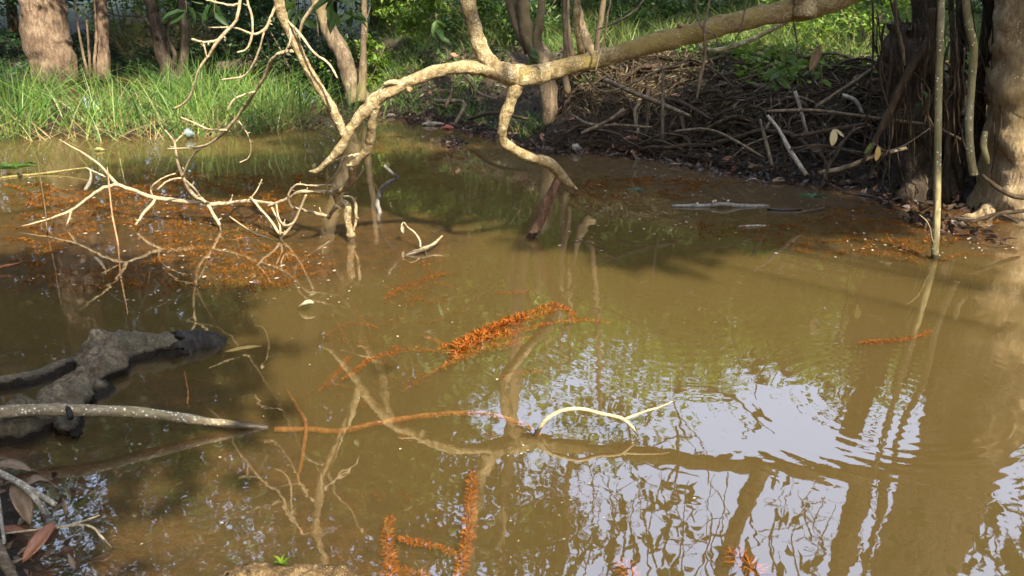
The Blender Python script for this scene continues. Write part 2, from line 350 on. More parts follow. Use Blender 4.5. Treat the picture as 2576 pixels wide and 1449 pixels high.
hz = math_(N, L, 'ADD', s.outputs[2], math_(N, L, 'MULTIPLY', math_(N, L, 'SUBTRACT', n1.outputs[0], .5), .5))
c = mix(N, L, ramp(N, L, hz, [(.12, 0), (.75, 1)]).outputs[0], mud, soil)
c = mix(N, L, ramp(N, L, hz, [(.85, 0), (1.0, 1)]).outputs[0], c, grn)
bed = ramp(N, L, n3.outputs[0], [(.35, (.03, .012, .005)), (.5, (.08, .03, .009)), (.68, (.16, .06, .014))]).outputs[0]
c = mix(N, L, ramp(N, L, s.outputs[2], [(0, 1), (.012, 0)]).outputs[0], c, bed)
p = N.new('ShaderNodeBsdfPrincipled'); L.new(c, p.inputs['Base Color'])
L.new(ramp(N, L, s.outputs[2], [(.02, .35), (.2, .9)]).outputs[0], p.inputs['Roughness'])
b = N.new('ShaderNodeBump'); b.inputs['Distance'].default_value = .03; L.new(math_(N, L, 'ADD', n2.outputs[0], n3.outputs[0]), b.inputs['Height']); L.new(b.outputs[0], p.inputs['Normal'])
o = N.new('ShaderNodeOutputMaterial'); L.new(p.outputs[0], o.inputs[0])
link('ground', mesh('ground', np.stack([GX, GY, GZ], -1), GF), m, kind='structure')
# ------------------------------------------------------------------ water: a body of murky water under a calm, slightly rippled surface
m, N, L = M('murky_water'); g = N.new('ShaderNodeNewGeometry'); pos = g.outputs['Position']
mp = N.new('ShaderNodeMapping'); mp.inputs['Scale'].default_value = (1, .8, 1); L.new(pos, mp.inputs[0])
w1 = noise(N, L, 5.5, 2, .45, mp.outputs[0], .6); w2 = noise(N, L, 20, 2, .5, mp.outputs[0], .8); w3 = noise(N, L, 1.1, 2, .5, pos)
def rings(cx, cy, wav, reach, amp):
    v = N.new('ShaderNodeVectorMath'); v.operation = 'DISTANCE'; L.new(pos, v.inputs[0]); v.inputs[1].default_value = (cx, cy, 0)
    d = v.outputs['Value']; wv = math_(N, L, 'SINE', math_(N, L, 'MULTIPLY', d, 6.283/wav))
    f = ramp(N, L, math_(N, L, 'DIVIDE', d, reach), [(0, 0), (.35, 1), (1, 0)]).outputs[0]
    return math_(N, L, 'MULTIPLY', math_(N, L, 'MULTIPLY', wv, f), amp)
c1, c2, c3 = W(1690, 800), W(2250, 1010), W(560, 420)
h = math_(N, L, 'MULTIPLY', w1.outputs[0], .0008)
calm = ramp(N, L, w3.outputs[0], [(.4, .15), (.62, 1)]).outputs[0]
h = math_(N, L, 'ADD', h, math_(N, L, 'MULTIPLY', math_(N, L, 'MULTIPLY', w2.outputs[0], .00016), calm))
for r_ in (rings(c1.x, c1.y, .085, 1.5, .00007), rings(c2.x, c2.y, .07, 1.1, .00012), rings(c3.x, c3.y, .16, 2.0, .00012)): h = math_(N, L, 'ADD', h, r_)
bp = N.new('ShaderNodeBump'); bp.inputs['Distance'].default_value = 1; bp.inputs['Strength'].default_value = 1; L.new(h, bp.inputs['Height'])
fr = N.new('ShaderNodeFresnel'); fr.inputs['IOR'].default_value = 3.2; L.new(bp.outputs[0], fr.inputs['Normal'])
gl = N.new('ShaderNodeBsdfGlossy'); gl.inputs['Roughness'].default_value = .015; L.new(bp.outputs[0], gl.inputs['Normal'])
tr = N.new('ShaderNodeBsdfTransparent'); x = N.new('ShaderNodeMixShader')
L.new(math_(N, L, 'MULTIPLY', fr.outputs[0], math_(N, L, 'SUBTRACT', 1, g.outputs['Backfacing'])), x.inputs[0])
L.new(tr.outputs[0], x.inputs[1]); L.new(gl.outputs[0], x.inputs[2])
vs = N.new('ShaderNodeVolumeScatter'); vs.inputs['Color'].default_value = (.305, .225, .087, 1); vs.inputs['Density'].default_value = 7; vs.inputs['Anisotropy'].default_value = .0
va = N.new('ShaderNodeVolumeAbsorption'); va.inputs['Color'].default_value = (.305, .225, .087, 1); va.inputs['Density'].default_value = 7
ad = N.new('ShaderNodeAddShader'); L.new(vs.outputs[0], ad.inputs[0]); L.new(va.outputs[0], ad.inputs[1])
o = N.new('ShaderNodeOutputMaterial'); L.new(x.outputs[0], o.inputs['Surface']); L.new(ad.outputs[0], o.inputs['Volume'])
x0, x1, y0, y1, zb = -45., 45., -6., 60., -1.1
V = [(x0,y0,zb),(x1,y0,zb),(x1,y1,zb),(x0,y1,zb),(x0,y0,0),(x1,y0,0),(x1,y1,0),(x0,y1,0)]
F = [(0,3,2,1),(4,5,6,7),(0,1,5,4),(1,2,6,5),(2,3,7,6),(3,0,4,7)]
link('water', mesh('water', V, F, smooth=False), m, kind='structure')
# ------------------------------------------------------------------ grass and ground cover (nobody could count it)
def scatter(n, x0, x1, y0, y1, cond=None):
    X = rng.uniform(x0, x1, n); Y = rng.uniform(y0, y1, n); Z = hgt(X, Y); P = np.stack([X, Y, Z], 1)
    k = Z > -.03
    if cond is not None: k &= cond(X, Y, Z)
    return P[k]
# tall grass on the low island
def in_isle(X, Y, Z): return (sdist(ISLE, X, Y) > -.12) & (Y < 15.2)
P = scatter(26000, -10.5, -1.2, 10, 15.2, in_isle)
edge = sdist(ISLE, P[:, 0], P[:, 1]); k = rng.uniform(0, 1, len(P)) < np.clip(.22+1.0*lump(P[:, 0], P[:, 1], 2.6), .05, .9); P = P[k]; edge = edge[k]
tall = np.clip(.68+.34*lump(P[:, 0], P[:, 1], 1.1), .3, .95)*(.4+.75*rng.uniform(0, 1, len(P)))*np.clip(.75+.5*edge, .6, 1)
V1 = blades(P, tall, rng.uniform(.009, .024, len(P)), rng.uniform(.03, 1.0, len(P))**1.3, 5, 1.0)
link('island_grass', mesh('island_grass', *[V1[0], tri(V1[1])], smooth=False), L_GRASS, label='tall bright green grass growing on the low islet at left', cat='grass', kind='stuff')
P = scatter(5000, -9.5, -1.2, 10, 13.2, lambda X, Y, Z: (np.abs(sdist(ISLE, X, Y)) < .3) & (Y < 12.6))
V2 = blades(P, rng.uniform(.15, .45, len(P)), .008, rng.uniform(.9, 2.2, len(P)), 3, .5)
link('straw_litter', mesh('straw_litter', V2[0], tri(V2[1]), smooth=False), L_STRAW, label='dry yellow straw lying along the water edge of the grass islet', cat='straw', kind='stuff')
# bank-top grass behind the roots
P = scatter(42000, -4, 9, 9.2, 26, lambda X, Y, Z: (Z > .93) & (lump(X, Y, 1.1) > -.45))
V3 = blades(P, rng.uniform(.16, .6, len(P))*np.clip(.8+.5*lump(P[:, 0], P[:, 1], 2.2), .3, 1.3), rng.uniform(.006, .016, len(P)), rng.uniform(.1, .8, len(P)), 3, .8)
link('bank_grass', mesh('bank_grass', V3[0], tri(V3[1]), smooth=False), L_GRASSD, label='pale sunlit grass covering the top of the far bank', cat='grass', kind='stuff')
P = scatter(16000, -4, 1.0, 10.0, 14.5, lambda X, Y, Z: (Z > .05) & (Z < 1.05) & (lump(X+3, Y, 1.9) > -.05))
V3 = blades(P, rng.uniform(.08, .25, len(P)), rng.uniform(.006, .012, len(P)), rng.uniform(.2, .9, len(P)), 3, .8)
link('slope_grass', mesh('slope_grass', V3[0], tri(V3[1]), smooth=False), L_GRASS, label='short grass tufts on the dark muddy slope behind the leaning limb', cat='grass', kind='stuff')
# left far bank: leafy ground cover and a stand of dry straw-coloured grass in the sun
def leafmass(P, size, up=.6, tm=LEAF2, ar=.5):
    n = len(P); d = unit(n); d[:, 2] = d[:, 2]*.6 + .1
    return leaves(P, d, rng.uniform(.6, 1.3, n)*size, rng.uniform(.6, 1.2, n)*size*ar, tm, jit=.7)
P = scatter(16000, -16, -6.2, 16.5, 25, lambda X, Y, Z: (Z > .0)); P[:, 2] += rng.uniform(.02, .35, len(P))*np.clip(.6+.7*lump(P[:, 0], P[:, 1], 1.3), .1, 1.4)
V4 = leafmass(P, .11)
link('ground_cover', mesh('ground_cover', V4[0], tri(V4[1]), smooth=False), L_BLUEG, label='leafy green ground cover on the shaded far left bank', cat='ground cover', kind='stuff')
P = scatter(9000, -10.5, -5.2, 20, 27, lambda X, Y, Z: (np.abs(X + .42*Y - 1.2 + .2*np.sin(Y*3)) < 1.1))
V5 = blades(P, rng.uniform(.35, 1.0, len(P)), rng.uniform(.01, .02, len(P)), rng.uniform(.05, 1.0, len(P)), 3, 1.2)
link('dry_grass', mesh('dry_grass', V5[0], tri(V5[1]), smooth=False), L_STRAW, label='straw coloured dry grass glowing in sun between the left trunks', cat='dry grass', kind='stuff')
# dead grass draped over the bank roots, and leaf litter
P = scatter(16000, .6, 5, 8.0, 11.5, lambda X, Y, Z: (Z > .35) & (Z < 1.15) & (X < 3.6) & (lump(X, Y, 1.7) > -.1))
d = unit(len(P)); d[:, 2] = -np.abs(d[:, 2])*.9; d[:, 1] -= .5; P[:, 2] += rng.uniform(.0, .10, len(P))
V6 = leaves(P, d, rng.uniform(.08, .26, len(P)), rng.uniform(.006, .018, len(P)), LEAF1, jit=1)
link('dead_grass', mesh('dead_grass', V6[0], tri(V6[1]), smooth=False), L_THATCH, label='brown dead grass hanging down over the bank below the limb', cat='dead grass', kind='stuff')
P = scatter(15000, -3.5, 7, 6.2, 14.5, lambda X, Y, Z: (Z > .0) & (Z < 1.0) & (lump(X, Y, 2.3) > -.45)); P[:, 2] += rng.uniform(.0, .03, len(P))
V7 = leafmass(P, .075, tm=LEAF2, ar=.42)
link('leaf_litter', mesh('leaf_litter', V7[0], tri(V7[1]), smooth=False), L_LITTER, label='brown leaf litter strewn over the dark right bank', cat='leaf litter', kind='stuff')
P = scatter(26000, -1.5, 5.5, 6.0, 13, lambda X, Y, Z: (Z > -.01) & (Z < .16)); P[:, 2] += rng.uniform(.0, .03, len(P)); V7 = leafmass(P, .085, tm=LEAF2, ar=.45)
link('shore_litter', mesh('shore_litter', V7[0], tri(V7[1]), smooth=False), leafmat('wet_litter', [(.02, .014, .01), (.05, .033, .022), (.1, .06, .04), (.04, .032, .026), (.13, .07, .04)], .1), label='wet dark leaves and scraps lining the right waterline', cat='leaf litter', kind='stuff')
P = scatter(4500, -4, -.9, 1.5, 3.4, lambda X, Y, Z: (Z > -.01)); V7 = leafmass(P, .05, ar=.4)
link('near_litter', mesh('near_litter', V7[0], tri(V7[1]), smooth=False), L_LITTER, label='dark rotting litter on the mud at the lower left corner', cat='leaf litter', kind='stuff')
def crown(cs, n, size, tm=LEAF1, ar=.5, clump=.55):
    """cs: ellipsoids (centre, radii); leaves gather in clumps through the volume and leave gaps."""
    Ps = []
    vol = np.array([r[0]*r[1]*r[2] for _, r in cs])**.75; vol = vol/vol.sum()
    for (c, r), f in zip(cs, vol):
        k = max(8, int(26*(f*len(cs))**.5)); u = unit(k)*(rng.uniform(.25, 1, (k, 1))**.6); cc = np.array(c)+u*np.array(r)
        nn = int(n*f); w = rng.integers(0, k, nn)
        Ps.append(cc[w] + rng.normal(0, 1, (nn, 3))*np.array([1, 1, .6])*clump*min(r)*.42)
    return leafmass(np.vstack(Ps), size, tm=tm, ar=ar)
# ------------------------------------------------------------------ the riverside tree: trunk at right, long limb over the water, dead branch end at left
tb = W(2660, 545); tb.z = .05
rt = empty('riverside_tree', tb, 'pale riverside tree at right edge whose long bare limb arches over the water', 'tree', None)
def butt(k, amp, ph, top=.35):
    return lambda a, t: 1 + amp*np.clip(1-t/top, 0, 1)**1.6*(.6+.7*np.cos(k*a+ph)) + .05*np.cos(5*a+9*t)
TY = 6.9
tr_ = stem('trunk', [(D(2643, 560, TY), .62), (D(2633, 470, TY), .50), (D(2628, 360, TY), .42), (D(2633, 200, TY), .40), (D(2638, 0, TY), .38), (D(2640, -250, TY+.1), .36), (D(2650, -700, TY+.3), .34), (D(2700, -1500, TY+.6), .28), (D(2680, -2600, TY+1), .18)],
      B_TRUNK, rt, sides=48, n=16, rough=.012, rfun=butt(4, .5, .6, .16), disp=(.05, 3.5))
for pts in ([(2620,460,6.85,100),(2550,505,6.8,66),(2490,532,6.8,46),(2445,545,6.82,24),(2410,552,6.85,8)],):
    stem('root', pts, B_TRUNK, rt, sides=20, n=10, rough=.05, wob=.02, disp=(.03, 6))
for pts in ([(2590,500,6.4,12),(2540,490,6.35,13),(2500,465,6.4,11),(2470,440,6.5,8)], [(2576,530,6.3,10),(2500,540,6.3,12),(2440,560,6.3,7)], [(2560,560,6.2,8),(2520,540,6.3,8),(2480,560,6.2,6)]):
    stem('root', pts, B_ROOT, rt, sides=8, n=5, rough=.14, wob=.1)
stem('limb', [(2680,-160,6.7,95),(2500,-105,6.2,72),(2330,-70,5.95,62),(2152,-25,5.77,56),(2057,15,5.7,53),(1932,37,5.62,51),(1788,71,5.55,49),(1663,104,5.5,50),(1538,139,5.42,44),(1413,172,5.36,45),(1350,188,5.33,48),(1300,192,5.3,52)], B_LIMB_SHADE, rt, sides=24, n=14, rough=.025, disp=(.010, 9))
stem('limb', [(1400,175,5.355,44),(1350,188,5.33,49),(1300,190,5.3,54),(1240,176,5.3,46),(1196,170,5.3,33),(1144,170,5.3,31),(1080,185,5.3,32),(1019,211,5.32,32),(975,230,5.33,36),(945,252,5.35,36),(925,275,5.36,33),(906,292,5.37,29),(886,320,5.38,26),(869,352,5.4,23),(856,372,5.42,22),(824,407,5.46,18),(794,430,5.5,16),(779,431,5.52,6)], B_LIMB, rt, sides=22, n=9, rough=.03, wob=.01, disp=(.008, 11))
B = [
 # fork rising from the joint, and uprights higher on the limb (seen mirrored in the pool)
 ('branch', [(1275,190,5.3,40),(1232,158,5.3,44),(1210,125,5.29,40),(1195,75,5.28,35),(1177,0,5.25,40),(1165,-90,5.2,38),(1150,-260,5.15,32),(1190,-480,5.2,22)], 12),
 # arm down from the joint, ending in a stub, with a leg into the water
 ('branch', [(1320,185,5.3,44),(1300,215,5.31,40),(1282,262,5.33,29),(1266,315,5.36,27),(1264,352,5.42,27),(1288,374,5.5,28),(1338,397,5.7,27),(1383,412,5.9,29),(1413,442,6.05,27),(1438,467,6.1,15),(1450,476,6.12,8)], 14),
 ('branch', [(1410,440,6.05,20),(1392,480,6.07,26),(1374,515,6.1,26),(1358,560,6.13,26),(1338,590,6.15,24),(1325,620,6.15,22)], 12),
 # arm at the elbow going down to the water
 ('branch', [(945,262,5.35,26),(937,300,5.4,23),(931,350,5.5,24),(925,375,5.55,22),(904,397,5.6,23),(889,416,5.65,24),(885,447,5.75,16),(869,470,5.85,18),(846,487,5.95,21),(853,504,6.0,22),(873,519,6.02,20),(874,547,6.04,18),(879,575,6.05,19),(884,598,6.06,25),(890,625,6.06,28)], 12),
 # diagonal dead branch rising from the crook
 ('branch', [(869,350,5.4,14),(864,335,5.4,20),(839,282,5.36,24),(806,225,5.33,23),(769,162,5.3,22),(744,112,5.28,24),(719,62,5.25,24),(701,0,5.2,27),(690,-60,5.15,24),(700,-170,5.1,20),(730,-300,5.1,14)], 12),
]
BR = [stem(nm, pts, B_LIMB, rt, sides=sd+6, n=9, rough=.03, wob=.015, disp=(.007, 12)) for nm, pts, sd in B]; BR[2].data.materials[0] = B_WETW; BR[2]['label'] = 'dark reddish wet leg standing in the water'
TW = [  # dead twigs of the left end: (x, y, distance, width)
 [(864,494,6.0,6),(886,497,6.0,7),(896,530,6.02,9),(894,562,6.04,7),(890,582,6.05,4)],
 [(851,512,6.0,14),(836,532,6.1,11),(826,548,6.3,9)],
 [(906,388,5.58,7),(885,390,5.58,6),(859,397,5.58,5),(826,412,5.55,4)], [(862,398,5.58,4),(851,427,5.6,4),(821,464,5.7,3)], [(913,417,5.7,3),(905,440,5.75,4),(881,462,5.8,5)],
 [(846,485,5.95,11),(834,484,5.95,9),(794,482,5.98,7),(759,481,6.0,9),(726,499,6.1,8),(700,509,6.15,7),(671,519,6.2,5)],
 [(846,469,5.85,5),(816,466,5.9,5),(780,467,5.95,5),(749,464,6.0,5),(731,479,6.05,6),(726,502,6.1,7),(730,517,6.15,8),(764,529,6.25,9),(804,539,6.35,9),(826,545,6.4,8)],
 [(686,512,6.18,8),(644,507,6.3,10),(590,509,6.4,10),(537,514,6.45,11),(475,507,6.5,11),(430,503,6.52,11),(390,497,6.55,11),(340,480,6.55,10),(295,462,6.55,9),(250,414,6.55,6),(150,351,6.5,3)],
 [(300,464,6.55,8),(272,468,6.53,8),(230,492,6.5,8),(182,527,6.45,7),(112,554,6.4,6),(40,573,6.35,3)], [(182,525,6.45,6),(172,555,6.42,5),(164,579,6.4,3)],
 [(290,458,6.55,6),(268,446,6.6,5),(217,422,6.6,4)], [(392,498,6.55,8),(385,510,6.5,8),(350,552,6.4,8),(340,568,6.38,5)], [(384,496,6.55,4),(380,480,6.55,5),(390,462,6.5,5),(412,447,6.5,4),(442,436,6.5,3)],
 [(524,513,6.45,10),(490,492,6.4,10),(460,447,6.3,9),(442,377,6.2,6),(439,360,6.2,6),(415,327,6.15,4)], [(438,360,6.2,4),(450,348,6.2,5),(466,334,6.2,4)],
 [(458,448,6.3,5),(475,407,6.2,6),(505,372,6.05,5)], [(460,447,6.3,5),(425,454,6.3,5),(395,478,6.3,4)], [(462,450,6.3,4),(487,472,6.35,5),(510,506,6.45,5)],
 [(741,128,5.28,9),(711,132,5.3,9),(686,147,5.35,9),(669,187,5.45,8),(645,225,5.55,8),(620,262,5.7,8),(575,322,5.85,8),(545,350,5.95,7),(507,369,6.05,7),(460,373,6.1,5),(420,375,6.15,5)],
 [(642,230,5.55,4),(612,240,5.55,5),(590,250,5.55,5),(570,280,5.55,4)], [(572,327,5.85,5),(525,325,5.85,5),(490,310,5.85,5),(455,295,5.85,4)], [(600,303,5.8,3),(615,325,5.8,4),(630,360,5.85,4),(622,400,5.9,3),(602,409,5.9,3)],
 [(522,514,6.45,9),(537,539,6.42,9),(552,568,6.38,8),(559,600,6.33,6),(561,632,6.28,4)],
 [(629,496,6.3,6),(659,529,6.25,7),(690,568,6.15,7),(706,597,6.1,7),(716,626,6.05,6)], [(681,517,6.2,5),(695,545,6.15,5),(705,572,6.1,5),(706,594,6.1,5)], [(702,606,6.1,6),(722,582,6.1,7),(739,559,6.08,7),(757,522,6.05,6),(771,486,6.0,6)],
 [(738,560,6.08,5),(724,567,6.08,6),(714,566,6.08,5),(704,554,6.1,5),(695,514,6.15,5)], [(704,605,6.1,6),(669,597,6.15,6),(640,586,6.2,5),(612,569,6.3,4),(577,544,6.4,3)], [(632,498,6.3,4),(644,482,6.3,4),(659,451,6.3,3)],
 [(640,-95,5.2,9),(610,-30,5.2,9),(604,0,5.2,8),(595,50,5.2,8),(550,100,5.2,9),(525,140,5.22,7),(500,175,5.25,6),(488,215,5.3,6),(472,252,5.35,6),(435,275,5.4,5)], [(552,100,5.2,7),(530,105,5.2,6),(510,106,5.2,6),(482,99,5.2,6)], [(512,108,5.2,5),(522,150,5.22,3)],
 [(604,8,5.2,6),(585,13,5.2,6),(562,10,5.2,5),(527,0,5.2,5),(505,-25,5.2,4)], [(690,-60,5.15,12),(640,-95,5.2,9),(622,-30,5.2,6),(622,0,5.2,6),(635,50,5.2,6),(630,105,5.2,6),(620,124,5.2,5),(597,132,5.2,5)],
 [(697,8,5.2,8),(680,45,5.2,7),(664,77,5.2,8),(644,86,5.2,6),(600,72,5.22,5),(525,69,5.25,3)], [(664,80,5.2,5),(644,147,5.25,5),(605,195,5.3,5),(582,197,5.3,4),(555,201,5.3,3)],
 [(752,120,5.28,7),(754,84,5.25,8),(769,42,5.2,8),(799,0,5.15,7),(830,-60,5.1,5)], [(716,45,5.25,6),(756,87,5.2,7),(794,137,5.15,6),(829,162,5.12,6),(840,180,5.1,6),(849,197,5.1,4)], [(728,60,5.25,6),(730,100,5.22,5),(716,135,5.25,4)],
]
for k, pts in enumerate(TW):
    q = stem('twig', pts, B_TWIG, rt, sides=7, n=4, rough=.13, wob=.16, spurs=3); q.parent = BR[4] if pts[0][1] < 330 else BR[3]
# branch stubs and knots
for p in ([(1005,208,5.3,14),(980,208,5.285,13),(963,213,5.28,8)], [(1030,222,5.3,18),(1028,232,5.29,10)], [(889,414,5.63,8),(872,416,5.6,6)], [(1712,66,5.5,16),(1709,60,5.47,12)]):
    stem('stub', p, B_LIMB, rt, sides=8, n=3, rough=.12, ragged=.4)
# leafy crown overhead, out of the picture, shaped to keep sky light off the bank
V, F = crown([((2.0, 7.3, 7.4), (1.2, .8, .45)), ((4.0, 7.5, 7.5), (1.2, .8, .45)), ((5.8, 7.8, 7.8), (1.1, .8, .45)), ((2.8, 8.8, 10), (2, 1.6, .7)), ((5.2, 8.2, 10.6), (1.7, 1.6, .7)), ((6.5, 10.5, 11), (1.6, 1.4, .7))], 9500, .24)
link('crown', mesh('crown', V, tri(F), smooth=False, off=rt.location), L_GREEN, rt)
# upright boughs above the picture's edge, mirrored in the lower right of the pool
UPR = [
 [R(2140,1170,5.85), R(2165,1215,5.8), R(2135,1330,5.7), R(2100,1449,5.6), R(2060,1620,5.5), R(2090,1900,5.5)],
 [R(1915,1168,5.6), R(1905,1205,5.6), R(1880,1260,5.55), R(1855,1320,5.5), R(1800,1480,5.4), R(1740,1700,5.4)],
 [R(2230,1180,5.9), R(2215,1290,5.8), R(2180,1400,5.75), R(2170,1600,5.7)],
 [R(1440,1135,5.4), R(1425,1225,5.3), R(1430,1330,5.25), R(1400,1480,5.2)],
]
for U, r0 in zip(UPR, (.10, .07, .035, .022)):
    stem('branch', [(p, r0*(1-.55*i/len(U))) for i, p in enumerate(U)], B_LIMB, rt, sides=10, n=5, rough=.06, wob=.05)
# fine hanging twigs and leaf sprays against the sky
tw = []; lp = []; ld = []
def RR(x, y, Y):                           # as R, but kept above eye level
    dep = PITCH + math.atan((y-724.5)/FP); return R(x, y, max(Y, (H_CAM+1.78)/math.tan(dep)))
def spray(x, y, Y, n, size, spread=45, sky_only=True):
    for _ in range(n):
        a = rng.uniform(0, 6.283); rr = rng.uniform(.1, 1)
        c = RR(x + spread*rr*math.cos(a), y + spread*.8*rr*math.sin(a), Y + rng.uniform(-.25, .25))
        lp.append(tuple(c)); v = rng.normal(0, 1, 3); v[2] -= .7; ld.append(v*1.0)
for x, y, n, sp in ((1990,890,7,50),(2080,915,9,50),(2160,905,8,45),(2180,985,6,50),(2120,1000,5,40),(1900,1075,5,22),(2090,1060,5,40),(2170,1105,5,30),(1560,1060,6,30),
    (1690,1235,6,30),(1610,1225,4,20),(1740,1265,6,40),(1650,1285,7,35),(1570,1290,4,25),(1720,1330,10,45),(1560,1340,6,30),(1460,1350,6,40),(1650,1370,8,40),(1800,1380,10,50),(1500,1390,10,50),
    (1400,1400,8,50),(1560,1410,10,50),(1300,1400,8,50),(1700,1430,12,60),(1860,1430,9,50),(1250,1440,10,50),(1400,1460,10,60),(1550,1480,12,60),(1950,1230,4,20),(2010,1300,5,40),(1970,1320,4,25),
    (2290,1300,7,30),(2260,1370,7,35),(2310,1410,8,35),(2200,1420,5,25),(2130,1440,6,40),(2000,1440,10,60),(2480,1380,6,40),(2540,1430,10,50),(2440,1440,5,30),(1900,1500,12,70),(2200,1520,10,60)):
    spray(x, y, rng.uniform(5.0, 6.4), n, .1, sp)
for x in list(np.linspace(1230, 1700, 26)) + list(np.linspace(1720, 2330, 20)) + list(np.linspace(2400, 2570, 6)):
    Y = rng.uniform(4.8, 6.5); y0 = rng.uniform(1360, 1560); y1 = rng.uniform(1165, 1300); x1 = x+rng.normal(0, 25)
    y1 = max(y1, 1190); a, b = RR(x, y0, Y), RR(x1, y1, Y); mid = a.lerp(b, .5) + Vector(tuple(rng.normal(0, .06, 3)))
    tw.append(tube([a, mid, b], [.009, .006, .003], sides=5, n=5, rough=.05, wob=.6))
    for _ in range(3):
        t = rng.uniform(.1, .9); s0 = a.lerp(b, t); e = s0 + Vector((rng.normal(0, .22), rng.normal(0, .1), rng.uniform(-.3, .15)))
        tw.append(tube([s0, s0.lerp(e, .5)+Vector(tuple(rng.normal(0, .03, 3))), e], [.005, .004, .002], sides=4, n=4, wob=.5))
for x, y, x1, y1 in ((1730,900,1690,1010),(1690,1010,1750,1140),(1640,1120,1760,1100),(1700,1040,1790,1150),(1450,1180,1600,1170),(1600,1165,1760,1200),(2100,1010,2210,1080),(2050,1050,2190,1000),(1560,1020,1600,1160)):
    Y = 5.4; a, b = RR(x, y, Y), RR(x1, y1, Y); tw.append(tube([a, a.lerp(b, .5)+Vector(tuple(rng.normal(0, .05, 3))), b], [.009, .007, .004], sides=5, n=5, wob=.5))
V, F = join(tw); link('fine_twig', mesh('fine_twig', V, F, off=rt.location), B_STICK, rt, kind='stuff')
LF = leaves(lp, ld, rng.uniform(.09, .17, len(lp)), rng.uniform(.045, .075, len(lp)), LEAF, jit=.8)
link('leaf_spray', mesh('leaf_spray', LF[0], tri(LF[1]), off=rt.location), L_GREEN, rt, kind='stuff')
# ------------------------------------------------------------------ stems standing at right
o = stem('sapling_stem', [(2352,665,5.6,20),(2352,640,5.6,19),(2356,560,5.62,18),(2359,400,5.65,17),(2362,200,5.7,17),(2368,0,5.75,17),(2376,-300,5.8,15),(2400,-900,5.9,10)], B_POLE, None, 'slender pale green upright stem standing in the water at right', 'sapling', sides=12, n=6, rough=.025)
q = stem('twig', [(2351,614,5.6,4),(2344,600,5.58,4),(2340,575,5.56,3),(2330,555,5.55,3),(2313,540,5.55,2)], B_TWIG, None, sides=5, n=4); q.parent = o; q.location = -o.location
q.parent = o
stem('liana_stem', [(2450,440,6.4,20),(2441,390,6.4,20),(2438,320,6.42,19),(2445,200,6.45,18),(2448,110,6.45,19),(2436,55,6.45,19),(2430,0,6.5,17),(2440,-200,6.5,14)], B_POLE, None, 'thick smooth liana hanging between slender stem and big right trunk', 'liana', sides=10, n=6, rough=.05)
stem('leaning_stick', [(2345,20,7.0,17),(2335,100,7.0,18),(2300,155,6.98,20),(2269,212,6.95,20),(2232,292,6.9,19),(2210,335,6.87,14),(2170,410,6.8,10)], B_ROOT, None, 'olive stick leaning diagonally in front of the black stump', 'stick', sides=9, n=5, rough=.05)
stem('short_stump_root', [(2478,330,6.4,13),(2474,365,6.4,16),(2483,400,6.35,15),(2486,412,6.35,8)], B_POLE, None, 'short curved root end poking out beside the big right trunk', 'root', sides=8, n=4)
# black stump beside the slender stem
sb = W(2310, 500); sb.z = .0
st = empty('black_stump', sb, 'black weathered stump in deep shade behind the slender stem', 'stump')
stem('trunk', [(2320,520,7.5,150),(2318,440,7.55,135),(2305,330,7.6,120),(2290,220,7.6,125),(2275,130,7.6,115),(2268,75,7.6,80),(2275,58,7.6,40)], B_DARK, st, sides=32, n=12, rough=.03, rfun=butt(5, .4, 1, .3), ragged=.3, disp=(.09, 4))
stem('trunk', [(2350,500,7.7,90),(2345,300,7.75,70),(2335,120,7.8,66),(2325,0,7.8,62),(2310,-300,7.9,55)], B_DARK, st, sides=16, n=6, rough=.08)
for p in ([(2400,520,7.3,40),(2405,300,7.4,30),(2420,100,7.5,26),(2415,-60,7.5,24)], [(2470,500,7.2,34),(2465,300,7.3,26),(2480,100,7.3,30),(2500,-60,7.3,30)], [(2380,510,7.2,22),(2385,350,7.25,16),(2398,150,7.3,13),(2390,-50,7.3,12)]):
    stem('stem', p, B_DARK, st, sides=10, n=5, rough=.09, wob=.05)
tw = []
for _ in range(75):                        # hanging rootlets and dead vines round the stump
    x = rng.uniform(2195, 2500); y0 = rng.uniform(-40, 180); y1 = rng.uniform(220, 490); Y = rng.uniform(6.9, 7.5); x1 = x+rng.normal(0, 35)
    a, b = D(x, y0, Y), D(x1, y1, Y-.1); a2, b2 = a.lerp(b, .35)+Vector(tuple(rng.normal(0, .05, 3))), a.lerp(b, .7)+Vector(tuple(rng.normal(0, .06, 3)))
    r = rng.choice([.004, .006, .010]); tw.append(tube([a, a2, b2, b], [r, r, r*.8, r*.6], sides=5, n=4, wob=.6))
V, F = join(tw); link('hanging_rootlet', mesh('hanging_rootlet', V, F, off=st.location), B_ROOT, st, kind='stuff')
